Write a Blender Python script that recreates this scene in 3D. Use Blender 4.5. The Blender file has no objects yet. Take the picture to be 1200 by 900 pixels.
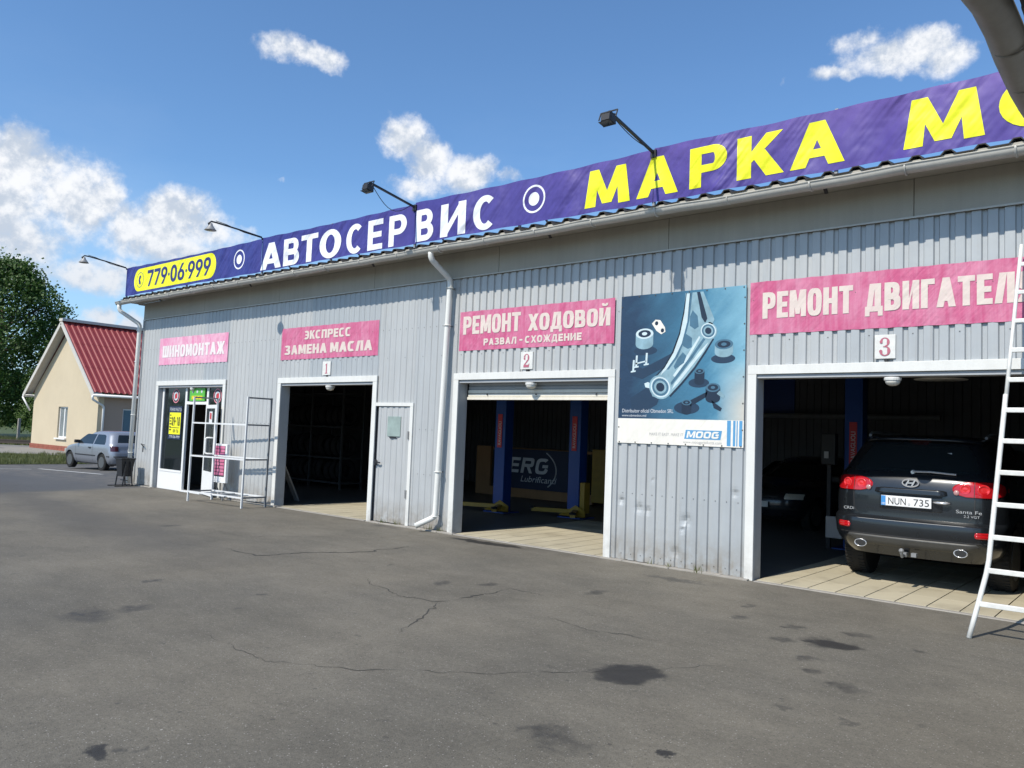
import bpy, bmesh, math, random
from mathutils import Vector, Matrix, noise
from math import sin, cos, pi, radians, sqrt
random.seed(7)
scn = bpy.context.scene
COL = scn.collection

# ------------------------------------------------------------------ camera
CAM = Vector((0, -9.325, 1.649))
cd = bpy.data.cameras.new('camera'); cam = bpy.data.objects.new('camera', cd); COL.objects.link(cam)
cd.sensor_width = 36; cd.lens = 930.018 / 1200 * 36; cd.clip_start = 0.05; cd.clip_end = 3000
def cam_basis(yaw, pitch, roll):
    f = Vector((-sin(yaw) * cos(pitch), cos(yaw) * cos(pitch), sin(pitch)))
    r = Vector((cos(yaw), sin(yaw), 0)); u = r.cross(f)
    return cos(roll) * r + sin(roll) * u, -sin(roll) * r + cos(roll) * u, f
CR, CU, CF = cam_basis(radians(40.182), radians(3.579), radians(2.235))
m = Matrix((( CR.x, CU.x, -CF.x), (CR.y, CU.y, -CF.y), (CR.z, CU.z, -CF.z))).to_4x4(); m.translation = CAM
cam.matrix_world = m; scn.camera = cam

# ------------------------------------------------------------------ light
SUN_STRENGTH, SKY_STRENGTH = 4.6, 0.11
sun_to = Vector((-0.11, -1.0, 1.10)).normalized()
SUN_EL = math.asin(sun_to.z); SUN_ROT = math.atan2(sun_to.x, sun_to.y)
sl = bpy.data.lights.new('sun', 'SUN'); sl.energy = SUN_STRENGTH; sl.angle = radians(0.53); sl.color = (1, 0.935, 0.83)
so = bpy.data.objects.new('sun', sl); COL.objects.link(so); so.location = (0, -20, 30)
so.rotation_euler = (-sun_to).to_track_quat('-Z', 'Y').to_euler()
vs = scn.view_settings; vs.view_transform = 'Standard'; vs.look = 'None'; vs.exposure = 0.12; vs.gamma = 1
scn.cycles.max_bounces = 6; scn.cycles.diffuse_bounces = 3

class NT:
    """tiny node-graph helper"""
    def __init__(s, tree): s.t = tree; s.n = tree.nodes; s.l = tree.links
    def new(s, typ, **kw):
        n = s.n.new(typ)
        for k, v in kw.items(): setattr(n, k, v)
        return n
    def put(s, sock, v):
        if isinstance(v, bpy.types.NodeSocket): s.l.new(v, sock)
        elif v is not None: sock.default_value = v
    def math(s, op, a, b=None, c=None, clamp=False):
        n = s.new('ShaderNodeMath', operation=op, use_clamp=clamp)
        for i, v in enumerate((a, b, c)):
            if v is not None: s.put(n.inputs[i], v)
        return n.outputs[0]
    def vmath(s, op, a, b=None):
        n = s.new('ShaderNodeVectorMath', operation=op); s.put(n.inputs[0], a)
        if b is not None: s.put(n.inputs[1], b)
        return n.outputs[0]
    def noise(s, vec, scale, detail=4, rough=.55, dim='3D', w=None, dist=0):
        n = s.new('ShaderNodeTexNoise', noise_dimensions=dim)
        if vec is not None: s.l.new(vec, n.inputs['Vector'])
        n.inputs['Scale'].default_value = scale; n.inputs['Detail'].default_value = detail; n.inputs['Roughness'].default_value = rough
        n.inputs['Distortion'].default_value = dist
        return n.outputs[0]
    def rng(s, v, a, b, c=0, d=1, smooth=False):
        n = s.new('ShaderNodeMapRange', clamp=True)
        if smooth: n.interpolation_type = 'SMOOTHSTEP'
        s.put(n.inputs[0], v)
        for i, x in enumerate((a, b, c, d)): s.put(n.inputs[i + 1], x)
        return n.outputs[0]
    def mix(s, f, a, b, blend='MIX'):
        n = s.new('ShaderNodeMix', data_type='RGBA', blend_type=blend)
        s.put(n.inputs[0], f)
        s.put(n.inputs[6], a if isinstance(a, bpy.types.NodeSocket) else (*a[:3], 1))
        s.put(n.inputs[7], b if isinstance(b, bpy.types.NodeSocket) else (*b[:3], 1))
        return n.outputs[2]
    def sep(s, v):
        n = s.new('ShaderNodeSeparateXYZ'); s.l.new(v, n.inputs[0]); return n.outputs
    def comb(s, x, y, z):
        n = s.new('ShaderNodeCombineXYZ')
        for i, v in enumerate((x, y, z)): s.put(n.inputs[i], v)
        return n.outputs[0]

# ------------------------------------------------------------------ sky with fair weather cumulus
world = bpy.data.worlds.new('World'); scn.world = world; world.use_nodes = True
w = NT(world.node_tree); w.n.clear()
sky = w.new('ShaderNodeTexSky', sky_type='NISHITA', sun_disc=False, sun_elevation=SUN_EL, sun_rotation=SUN_ROT, altitude=100, air_density=1.0, dust_density=0.6, ozone_density=2.2)
tc = w.new('ShaderNodeTexCoord').outputs['Generated']
dx, dy, dz = w.sep(tc)
az = w.math('ARCTAN2', w.math('MULTIPLY', dx, -1), dy); el = w.math('ARCSINE', dz)
CLOUDS = [(1.267, .271, .0555, .030), (1.242, .249, .0656, .0409), (1.28, .229, .0548, .0534), (1.207, .232, .0382, .0372), (1.275, .187, .060, .0362), (1.236, .160, .1309, .020), (1.106, .239, .0451, .0273), (1.136, .215, .0593, .0241), (1.082, .227, .0405, .0246), (1.117, .198, .0796, .0215), (1.184, .115, .0192, .0143), (1.146, .11, .0156, .0155), (1.017, .437, .0294, .0133), (.986, .433, .0424, .0116), (.95, .43, .0236, .0117), (.85, .356, .0282, .0224), (.816, .329, .0327, .0309), (.766, .314, .035, .0229), (.831, .3, .0434, .0166), (.712, .315, .0153, .0083), (.29, .45, .0305, .0137), (.253, .43, .0549, .0181), (.222, .439, .0295, .016), (.204, .418, .0311, .016), (.313, .42, .0307, .0075),
          (.998, .289, .007, .004), (.373, .415, .005, .0035), (1.40, .24, .09, .05), (1.55, .2, .12, .05), (1.38, .32, .05, .03), (-.35, .3, .1, .03), (-.5, .28, .08, .04), (-1.2, .4, .1, .04), (-2.2, .3, .12, .05), (2.4, .35, .14, .05), (2.9, .5, .1, .04)]
p3 = w.comb(az, el, 0.0)
wn = w.new('ShaderNodeTexNoise'); w.l.new(tc, wn.inputs['Vector']); wn.inputs['Scale'].default_value = 11; wn.inputs['Detail'].default_value = 7; wn.inputs['Roughness'].default_value = .62
warp = w.vmath('SUBTRACT', wn.outputs['Color'], (.5, .5, .5))
wx, wy, _ = w.sep(warp)
azw = w.math('MULTIPLY_ADD', wx, .075, az); elw = w.math('MULTIPLY_ADD', wy, .045, el)
best = None; hsum = None
for a, e, ra, re in CLOUDS:
    if re > .02: re *= 1.06
    qx = w.math('MULTIPLY', w.math('SUBTRACT', azw, a), 1 / (ra * 1.18)); qy = w.math('MULTIPLY', w.math('SUBTRACT', elw, e), 1 / (re * 1.22))
    d = w.math('SUBTRACT', 1.0, w.math('ADD', w.math('MULTIPLY', qx, qx), w.math('MULTIPLY', qy, qy)))
    d = w.math('MULTIPLY', d, min(1.0, .35 + re * 22))
    best = d if best is None else w.math('SMOOTH_MAX', best, d, .08)
fine = w.noise(tc, 40, 9, .66)
bil = w.noise(tc, 14, 9, .60)
dens = w.math('ADD', best, w.math('ADD', w.math('MULTIPLY_ADD', fine, .9, -.45), w.math('MULTIPLY_ADD', bil, 2.3, -1.15)))
mask = w.rng(dens, -.05, .85, smooth=True)
# cloud tone: difference of the billow noise towards the sun gives light tops and grey bases
off = w.vmath('ADD', tc, (0, 0, .016))
bil2 = w.noise(off, 14, 9, .60)
bil3 = w.noise(w.vmath('ADD', tc, (0, 0, .007)), 40, 9, .66)
relief = w.math('ADD', w.math('SUBTRACT', bil, bil2), w.math('MULTIPLY', w.math('SUBTRACT', fine, bil3), .30))
tone = w.rng(w.math('ADD', w.math('MULTIPLY', relief, 2.6), w.math('ADD', w.math('MULTIPLY_ADD', w.noise(tc, 6, 3), .5, .12), w.math('MULTIPLY', w.math('SUBTRACT', .9, dens), .10))), .12, .62, smooth=True)
low = w.rng(el, .13, .23)
tone = w.math('MULTIPLY', tone, w.math('MULTIPLY_ADD', low, .5, .5))
ccol = w.mix(tone, (4.9, 5.5, 6.4), (8.3, 8.4, 8.6))
haze = w.rng(el, .0, .30, .55, 0)
skyc = w.mix(1.0, sky.outputs[0], (.98, 1.28, 1.50), 'MULTIPLY')
skyc = w.mix(haze, skyc, (4.6, 6.7, 9.0))
thin = w.math('MULTIPLY', w.rng(w.noise(w.vmath('MULTIPLY', tc, (1, 1, 2.6)), 2.3, 6, .6), .50, .8, 0, .22), w.rng(el, .05, .45, 1, 0))
skyc = w.mix(thin, skyc, (7.0, 7.6, 8.4))
final = w.mix(w.math('MULTIPLY', mask, .97), skyc, ccol)
bg = w.new('ShaderNodeBackground'); w.l.new(final, bg.inputs[0]); bg.inputs[1].default_value = SKY_STRENGTH
w.l.new(bg.outputs[0], w.new('ShaderNodeOutputWorld').inputs[0])

# ------------------------------------------------------------------ materials
def bsdf(name):
    mt = bpy.data.materials.new(name); mt.use_nodes = True
    t = NT(mt.node_tree); b = t.n['Principled BSDF']; return mt, t, b
def mat(name, col, rough=.6, metal=0, vary=.12, vs_=3, fine=.06, fs=60, bump=.0, bs=80, spec=.5, coat=0, streak=0, obj=False, dirt=0, alpha=1, trans=0):
    mt, t, b = bsdf(name)
    if obj: pos = t.new('ShaderNodeTexCoord').outputs['Object']
    else: pos = t.new('ShaderNodeNewGeometry').outputs['Position']
    base = t.mix(0, col, col)
    f = t.math('MULTIPLY_ADD', t.noise(pos, vs_, 5), 2 * vary, 1 - vary)
    g = t.math('MULTIPLY_ADD', t.noise(pos, fs, 3), 2 * fine, 1 - fine)
    k = t.math('MULTIPLY', f, g)
    if streak:
        st = t.noise(t.vmath('MULTIPLY', pos, (9, 9, .6)), 1.5, 6, .6)
        k = t.math('MULTIPLY', k, t.math('MULTIPLY_ADD', st, 2 * streak, 1 - streak))
    c = t.mix(1.0, base, t.comb(k, k, k), 'MULTIPLY')
    if dirt:   # splashed-up grime close to the ground
        z = t.sep(pos)[2]
        dn = t.noise(pos, 7, 6, .65)
        dm = t.math('MULTIPLY', t.rng(z, .0, .55, 1, 0), t.rng(dn, .35, .7, 0, 1)); dm = t.math('MULTIPLY', dm, dirt)
        c = t.mix(dm, c, (.16, .14, .11))
    t.l.new(c, b.inputs['Base Color'])
    t.put(b.inputs['Roughness'], t.math('MULTIPLY_ADD', t.noise(pos, vs_ * 2.3, 4), .2, rough - .1, clamp=True))
    b.inputs['Metallic'].default_value = metal; b.inputs['Specular IOR Level'].default_value = spec; b.inputs['Coat Weight'].default_value = coat
    b.inputs['Coat Roughness'].default_value = .05
    if trans: b.inputs['Transmission Weight'].default_value = trans
    if bump:
        bn = t.new('ShaderNodeBump'); bn.inputs['Strength'].default_value = bump; bn.inputs['Distance'].default_value = .01
        t.l.new(t.noise(pos, bs, 5), bn.inputs['Height']); t.l.new(bn.outputs[0], b.inputs['Normal'])
    return mt
M = {}
M['white'] = mat('white_paint', (.66, .66, .63), .45, vary=.08, streak=.1, dirt=.5)
M['white_plain'] = mat('white_enamel', (.66, .66, .63), .45, vary=.16, vs_=7, fine=.15, fs=25)
M['cream_paint'] = mat('yellowed_enamel', (.72, .68, .58), .4, vary=.1, streak=.12)
M['pipe'] = mat('pipe_enamel', (.72, .72, .68), .38, vary=.1, streak=.16)
M['gutter'] = mat('gutter_enamel', (.50, .485, .44), .45, vary=.14, vs_=2, streak=.15)
M['concrete'] = mat('beam_concrete', (.39, .365, .31), .85, vary=.12, vs_=1.6, streak=.12, bump=.25, bs=60)
M['reveal'] = mat('reveal_paint', (.36, .38, .40), .6, vary=.1, streak=.1, dirt=.5)
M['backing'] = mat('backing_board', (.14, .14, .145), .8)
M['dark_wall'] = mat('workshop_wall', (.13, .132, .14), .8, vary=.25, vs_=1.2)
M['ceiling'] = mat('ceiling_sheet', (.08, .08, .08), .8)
M['black'] = mat('black_metal', (.02, .02, .022), .5)
M['rubber'] = mat('rubber', (.018, .018, .019), .85, bump=.2, bs=90)
M['roof_black'] = mat('roof_sheet', (.035, .03, .028), .6)
M['grey_metal'] = mat('grey_steel', (.28, .28, .28), .5, metal=.3)
M['rack'] = mat('rack_paint', (.66, .67, .67), .45, vary=.14, vs_=9)
M['rack_dark'] = mat('rack_steel', (.20, .21, .22), .5, vary=.2, vs_=9)
M['shelf_dark'] = mat('shelf_steel', (.06, .065, .07), .5)
M['chrome'] = mat('chrome', (.62, .63, .65), .2, metal=.55, vary=.03)
M['lift_blue'] = mat('lift_blue', (.008, .055, .27), .4, vary=.15)
M['lift_yellow'] = mat('lift_yellow', (.36, .23, .03), .5, vary=.25, vs_=8)
M['wood'] = mat('counter_wood', (.30, .16, .07), .6, vary=.2, streak=.2)
M['navy'] = mat('navy_print', (.012, .022, .06), .5)
M['pale_print'] = mat('pale_print', (.55, .58, .62), .6)
M['red_print'] = mat('red_label', (.5, .04, .05), .5)
M['glass_dark'] = mat('dark_glass', (.012, .016, .018), .06, vary=.05, spec=.5)
M['tyre'] = mat('tyre', (.012, .012, .012), .85, vary=.3, vs_=12, obj=True, bump=.3, bs=60)
M['rim'] = mat('alloy', (.16, .165, .17), .4, metal=.6, obj=True)
M['cabinet_red'] = mat('cabinet_red', (.30, .03, .07), .5)
M['stucco'] = mat('cream_stucco', (.53, .45, .32), .9, vary=.1, vs_=.7, streak=.05, bump=.3, bs=30)
M['stucco_shaded'] = mat('shaded_stucco', (.36, .27, .21), .9, vary=.08, vs_=.7)  # darker copy of the cream stucco, side and rear shade put into its colour
M['plinth'] = mat('red_plinth', (.27, .085, .055), .85, vary=.3, vs_=3)
M['house_roof'] = mat('red_corrugated', (.25, .036, .036), .5, vary=.16, vs_=1.5, streak=.1)
M['fascia_white'] = mat('soffit_board', (.52, .50, .46), .7)
M['pvc'] = mat('pvc', (.75, .75, .74), .4, vary=.04)
M['gravel'] = mat('gravel', (.22, .21, .19), .95, vary=.3, vs_=3, fine=.35, fs=18, bump=.6, bs=25)
M['steel_rail'] = mat('rusty_rail', (.05, .038, .03), .7)
M['bark'] = mat('bark', (.07, .05, .035), .9, vary=.3, vs_=6, bump=.5, bs=20)
M['lamp_lens'] = mat('lamp_glass', (.62, .60, .54), .3)
M['crack'] = mat('crack_dirt', (.045, .043, .039), .95)
M['line_paint'] = mat('road_paint', (.52, .52, .50), .8, vary=.3, vs_=5)
M['kerb'] = mat('kerb_concrete', (.30, .28, .25), .9, vary=.25, vs_=6, bump=.3)
M['screw'] = mat('screw_head', (.10, .095, .09), .5, metal=.4)
M['canopy'] = mat('canopy_gutter', (.24, .235, .22), .5, vary=.2, vs_=5, streak=.15)
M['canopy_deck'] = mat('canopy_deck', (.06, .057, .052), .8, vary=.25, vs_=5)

def leaf_mat(name, c1, c2, c3):
    mt, t, b = bsdf(name)
    pos = t.new('ShaderNodeNewGeometry').outputs['Position']
    a = t.noise(pos, .9, 3); bb = t.noise(pos, 6, 3)
    c = t.mix(t.rng(a, .38, .62), c1, c2); c = t.mix(t.rng(bb, .5, .75), c, c3)
    t.l.new(c, b.inputs['Base Color']); b.inputs['Roughness'].default_value = .6
    tr = t.new('ShaderNodeBsdfTranslucent'); t.l.new(c, tr.inputs[0])
    ms = t.new('ShaderNodeMixShader'); ms.inputs[0].default_value = .3
    t.l.new(b.outputs[0], ms.inputs[1]); t.l.new(tr.outputs[0], ms.inputs[2]); t.l.new(ms.outputs[0], t.n['Material Output'].inputs[0])
    return mt
M['leaf'] = leaf_mat('leaves_dark', (.035, .08, .018), (.07, .14, .028), (.12, .21, .045))
M['leaf2'] = leaf_mat('leaves_light', (.06, .12, .02), (.09, .16, .03), (.14, .22, .05))
M['grassm'] = leaf_mat('grass_blades', (.10, .12, .03), (.13, .14, .045), (.20, .18, .08))

# cladding: galvanised grey-blue sheet, per-object tint
def cladding():
    mt, t, b = bsdf('ribbed_cladding')
    pos = t.new('ShaderNodeNewGeometry').outputs['Position']
    rnd = t.new('ShaderNodeObjectInfo').outputs['Random']
    c = t.mix(rnd, (.375, .40, .415), (.46, .465, .458))
    k = t.math('MULTIPLY', t.math('MULTIPLY_ADD', t.noise(pos, 1.4, 5), .16, .92), t.math('MULTIPLY_ADD', t.noise(t.vmath('MULTIPLY', pos, (8, 8, .5)), 1.6, 6, .6), .24, .88))
    c = t.mix(1.0, c, t.comb(k, k, k), 'MULTIPLY')
    z = t.sep(pos)[2]
    dm = t.math('MULTIPLY', t.rng(z, .0, .5, 1, 0), t.rng(t.noise(pos, 6, 6, .65), .30, .62)); dm = t.math('MULTIPLY', dm, .8)
    c = t.mix(t.math('MULTIPLY', t.rng(t.noise(t.vmath('MULTIPLY', pos, (12, 12, .35)), 1.3, 6, .65), .58, .72), .35), c, (.27, .255, .235))
    c = t.mix(dm, c, (.22, .18, .13))
    wh = t.math('MULTIPLY', t.rng(t.noise(t.vmath('MULTIPLY', pos, (3, 3, 12)), 2.5, 6, .7), .66, .74), t.rng(z, 4.0, 4.1, 0, .5))
    c = t.mix(wh, c, (.72, .73, .73))
    scr = t.rng(t.noise(t.vmath('MULTIPLY', pos, (30, 30, 4)), 1.0, 6, .7), .68, .74, 0, .35)
    c = t.mix(scr, c, (.56, .58, .58))
    t.l.new(c, b.inputs['Base Color']); b.inputs['Metallic'].default_value = .12
    t.put(b.inputs['Roughness'], t.math('MULTIPLY_ADD', t.noise(pos, 5, 4), .25, .36))
    bn = t.new('ShaderNodeBump'); bn.inputs['Strength'].default_value = .25; bn.inputs['Distance'].default_value = .02
    t.l.new(t.noise(t.vmath('MULTIPLY', pos, (1, 1, .8)), 4.0, 3), bn.inputs['Height']); t.l.new(bn.outputs[0], b.inputs['Normal'])
    return mt
M['cladding'] = cladding()

# asphalt with oil stains
STAINS = [(-6.95, -6.41, .3, .23), (-7.01, -6.03, .14, .18), (-2.98, -4.41, .24, .30), (-4.11, -7.53, .1, .07), (-4.03, -7.4, .05, .05), (-8.07, -5.35, .07, .1), (-6.81, -4.87, .07, .08), (-8.15, -.36, .5, .16), (-2.24, -2.4, .28, .2), (-2.59, -2.58, .11, .11), (-2.24, -3.0, .1, .09), (-2.1, -3.32, .09, .08), (-2.1, -5.45, .06, .05), (-5.79, -2.74, .09, .15), (-6.16, -3.06, .09, .15), (-3.2, -2.07, .1, .12), (-3.36, -1.46, .07, .09), (-2.2, -1.88, .16, .12), (-4.77, -2.13, .09, .19), (-1.66, -2.05, .06, .06), (-12.15, -3.11, .12, .22), (-2.7, -2.04, .1, .11), (-1.79, -3.54, .13, .13), (-2.66, -5.7, .24, .15), (-6.44, -5.35, .05, .05), (-4.6, -.75, .5, .12), (-10.3, -.3, .5, .12)]
def asphalt():
    mt, t, b = bsdf('asphalt')
    pos = t.new('ShaderNodeNewGeometry').outputs['Position']
    x, y, z = t.sep(pos)
    k = t.math('MULTIPLY_ADD', t.noise(pos, .55, 6, .6), .7, .65)
    k = t.math('MULTIPLY', k, t.math('MULTIPLY_ADD', t.noise(pos, 5, 6, .65), .36, .82))
    k = t.math('MULTIPLY', k, t.math('MULTIPLY_ADD', t.noise(pos, 90, 4, .85), 1.7, .15))
    k = t.math('MULTIPLY', k, t.math('MULTIPLY_ADD', t.noise(pos, 28, 4, .75), .9, .55))
    k = t.math('MULTIPLY', k, t.math('MULTIPLY_ADD', t.noise(t.vmath('MULTIPLY', pos, (1, 2.2, 1)), 1.4, 7, .7), .6, .7))
    c = t.mix(t.rng(t.noise(pos, .35, 3), .35, .65), (.152, .138, .110), (.116, .108, .090))
    c = t.mix(1.0, c, t.comb(k, k, k), 'MULTIPLY')
    vo = t.new('ShaderNodeTexVoronoi'); vo.inputs['Scale'].default_value = 60; t.l.new(pos, vo.inputs['Vector'])
    vc = t.sep(vo.outputs['Color'])[0]
    chip = t.math('MULTIPLY', t.rng(vo.outputs['Distance'], .18, .3, 1, 0), t.rng(vc, .82, .88))
    c = t.mix(t.math('MULTIPLY', chip, .7), c, (.36, .34, .31))
    dk = t.math('MULTIPLY', t.rng(vo.outputs['Distance'], .2, .35, 1, 0), t.rng(vc, .14, .1))
    c = t.mix(t.math('MULTIPLY', dk, .6), c, (.035, .034, .033))
    # newer, darker surfacing beyond x = -19
    edge = t.math('ADD', x, t.math('MULTIPLY_ADD', t.noise(pos, .8, 5), 1.2, 18.3))
    edge = t.math('ADD', edge, t.math('MULTIPLY', t.math('ADD', y, 3), .15))
    c = t.mix(t.rng(edge, -.25, .25, .8, 0), c, (.066, .071, .080))
    band = t.math('MULTIPLY', t.rng(t.math('ABSOLUTE', t.math('ADD', t.math('MULTIPLY_ADD', x, .12, y), t.math('MULTIPLY_ADD', t.noise(pos, .5, 4), 1.6, 4.6))), .2, .8, 1, 0), t.rng(x, -11.5, -8, 0.5, 0))
    c = t.mix(band, c, (.07, .068, .066))
    wr = t.new('ShaderNodeTexNoise'); t.l.new(pos, wr.inputs['Vector']); wr.inputs['Scale'].default_value = 6; wr.inputs['Detail'].default_value = 8; wr.inputs['Roughness'].default_value = .65
    wv = t.vmath('SUBTRACT', wr.outputs['Color'], (.5, .5, .5)); ox, oy, _ = t.sep(wv)
    best = None
    for sx, sy, ra, rb in STAINS:
        g = .22 + .35 * min(ra, .5)
        qx = t.math('MULTIPLY', t.math('ADD', x, t.math('MULTIPLY_ADD', ox, g * 1.6, -sx)), 1 / (ra * .95)); qy = t.math('MULTIPLY', t.math('ADD', y, t.math('MULTIPLY_ADD', oy, g * 1.6, -sy)), 1 / (rb * .95))
        d = t.math('SUBTRACT', 1.0, t.math('ADD', t.math('MULTIPLY', qx, qx), t.math('MULTIPLY', qy, qy)))
        best = d if best is None else t.math('MAXIMUM', best, d)
    stn = t.math('MULTIPLY', t.rng(best, -.35, .95, smooth=True), t.math('MULTIPLY_ADD', t.noise(pos, 12, 6, .7), 1.6, -.15, clamp=True))
    bs_ = None
    for sx, sy, ra, rb in ((-8.1, -.34, .62, .13), (-2.98, -4.41, .22, .27), (-7.6, -.30, .3, .10), (-4.11, -7.53, .10, .06), (-2.24, -2.42, .22, .12), (-2.1, -5.45, .06, .05)):
        qx = t.math('MULTIPLY', t.math('ADD', x, t.math('MULTIPLY_ADD', ox, .28, -sx)), 1 / ra); qy = t.math('MULTIPLY', t.math('ADD', y, t.math('MULTIPLY_ADD', oy, .28, -sy)), 1 / rb)
        d = t.math('SUBTRACT', 1.0, t.math('ADD', t.math('MULTIPLY', qx, qx), t.math('MULTIPLY', qy, qy)))
        bs_ = d if bs_ is None else t.math('MAXIMUM', bs_, d)
    strong = t.math('MULTIPLY', t.rng(bs_, -.3, .5, smooth=True), .85)
    # scattered drips
    sp = t.rng(t.noise(pos, 2.4, 5, .7), .66, .74, 0, .45)
    v2 = t.new('ShaderNodeTexVoronoi'); v2.inputs['Scale'].default_value = 2.6; t.l.new(t.vmath('ADD', pos, t.vmath('MULTIPLY', wv, (.35, .35, .35))), v2.inputs['Vector']); v2c = t.sep(v2.outputs['Color'])
    spots = t.math('MULTIPLY', t.rng(v2.outputs['Distance'], t.math('MULTIPLY', v2c[1], .12), t.math('MULTIPLY_ADD', v2c[1], .12, .05), 1, 0), t.rng(v2c[0], .70, .9, 0, .5))
    stn = t.math('MAXIMUM', t.math('MAXIMUM', stn, sp), spots)
    v3 = t.new('ShaderNodeTexVoronoi'); v3.inputs['Scale'].default_value = 11; t.l.new(pos, v3.inputs['Vector']); v3c = t.sep(v3.outputs['Color'])
    pit = t.math('MULTIPLY', t.rng(v3.outputs['Distance'], .10, .2, 1, 0), t.rng(v3c[0], .86, .92, 0, .55)); stn = t.math('MAXIMUM', stn, pit)
    peb = t.math('MULTIPLY', t.rng(v3.outputs['Distance'], .06, .10, 1, 0), t.rng(v3c[0], .07, .04, 0, .8)); c = t.mix(peb, c, (.38, .36, .32))
    c = t.mix(stn, c, (.040, .038, .035))
    dust = t.math('MULTIPLY', t.rng(y, -1.1, -.05, 0, .5), t.rng(t.noise(pos, 3, 6, .6), .4, .65))
    c = t.mix(dust, c, (.20, .18, .15))
    c = t.mix(strong, c, (.024, .023, .022)); stn = t.math('MAXIMUM', stn, strong)
    t.l.new(c, b.inputs['Base Color'])
    t.put(b.inputs['Roughness'], t.math('MULTIPLY_ADD', stn, -.28, .88)); b.inputs['Specular IOR Level'].default_value = .35
    bn = t.new('ShaderNodeBump'); bn.inputs['Strength'].default_value = .55; bn.inputs['Distance'].default_value = .012
    h = t.math('ADD', t.noise(pos, 120, 4, .7), t.math('MULTIPLY', t.noise(pos, 9, 3), .8))
    t.l.new(h, bn.inputs['Height']); t.l.new(bn.outputs[0], b.inputs['Normal'])
    return mt
M['asphalt'] = asphalt()
def floor_mat(name, c1, amp=.2):
    mt, t, b = bsdf(name)
    pos = t.new('ShaderNodeNewGeometry').outputs['Position']; rnd = t.new('ShaderNodeObjectInfo').outputs['Random']
    k = t.math('MULTIPLY', t.math('MULTIPLY_ADD', t.noise(pos, 2.5, 6, .6), 2 * amp, 1 - amp), t.math('MULTIPLY_ADD', rnd, .14, .93))
    c = t.mix(1.0, c1, t.comb(k, k, k), 'MULTIPLY'); c = t.mix(t.rng(t.noise(pos, 1.3, 5, .6), .52, .72, 0, .5), c, (.20, .17, .12))
    t.l.new(c, b.inputs['Base Color']); b.inputs['Roughness'].default_value = .5
    return mt
M['tile'] = floor_mat('floor_tile', (.50, .45, .33), .1)
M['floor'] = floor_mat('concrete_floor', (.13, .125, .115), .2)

# printed cloth: faded pink banners and the long roof banner
def cloth(name, col, faded, fade=.4, fold=.6, scale=1.0, xgrad=None):
    mt, t, b = bsdf(name)
    pos = t.new('ShaderNodeNewGeometry').outputs['Position']; x, y, z = t.sep(pos)
    base = t.mix(0, col, col)
    if xgrad:
        base = t.mix(t.rng(x, -15, -2), xgrad[0], xgrad[1])
        top = t.math('MULTIPLY', t.rng(z, 4.95, 5.45, 0, .5), t.rng(x, -9, -1))
        base = t.mix(top, base, (.19, .12, .36))
    st = t.noise(t.vmath('MULTIPLY', pos, (14, 1, 1.6)), 1.0, 6, .65); bl = t.noise(pos, 2.4, 5, .6)
    f = t.math('MULTIPLY', t.rng(t.math('ADD', t.math('MULTIPLY', st, .6), t.math('MULTIPLY', bl, .5)), .45, .72), fade)
    c = t.mix(f, base, faded); t.l.new(c, b.inputs['Base Color']); b.inputs['Roughness'].default_value = .5
    b.inputs['Specular IOR Level'].default_value = .3
    if fold:
        # soft diagonal folds
        fx = t.math('ADD', t.math('MULTIPLY', x, 1.0), t.math('MULTIPLY', z, -.85))
        h = t.noise(t.comb(t.math('MULTIPLY', fx, 3.0 * scale), 0.0, t.math('MULTIPLY', z, .8 * scale)), 1.0, 3, .5)
        h2 = t.noise(t.vmath('MULTIPLY', pos, (2.2 * scale, 1, 3 * scale)), 1.0, 3, .5)
        bn = t.new('ShaderNodeBump'); bn.inputs['Strength'].default_value = fold; bn.inputs['Distance'].default_value = .16 / scale
        amp = t.rng(t.noise(t.comb(x, 0.0, 0.0), .55, 2), .35, .7, .15, 1.0)
        t.l.new(t.math('MULTIPLY', t.math('ADD', h, t.math('MULTIPLY', h2, .5)), amp), bn.inputs['Height']); t.l.new(bn.outputs[0], b.inputs['Normal'])
    return mt
M['banner'] = cloth('banner_cloth', (0, 0, 0), (.16, .14, .42), .15, 1.0, .6, ((.030, .038, .20), (.085, .058, .26)))
M['banner_white'] = cloth('banner_white_print', (.78, .80, .84), (.7, .7, .75), .2, 1.0, .6)
M['banner_yellow'] = cloth('banner_yellow_print', (.80, .82, .02), (.8, .78, .1), .2, 1.0, .6)
M['banner_navy'] = cloth('banner_navy_print', (.03, .035, .16), (.05, .05, .2), .2, .75, 1.0)
M['pink'] = cloth('pink_cloth', (.50, .095, .205), (.64, .31, .42), .65, .55, 2.2)
M['pink_faded'] = cloth('faded_pink_cloth', (.66, .22, .38), (.80, .64, .70), .8, .5, 2.2)
M['cream'] = cloth('cream_print', (.64, .57, .51), (.66, .45, .46), .45, .4, 2.2)
M['cream_faded'] = cloth('faded_white_print', (.74, .70, .69), (.72, .52, .58), .35, .35, 2.2)
M['digit'] = mat('digit_red', (.42, .12, .17), .6, vary=.2, vs_=20)
M['poster_white'] = cloth('poster_white', (.74, .72, .66), (.6, .56, .48), .3, .25, 1.6)
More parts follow.
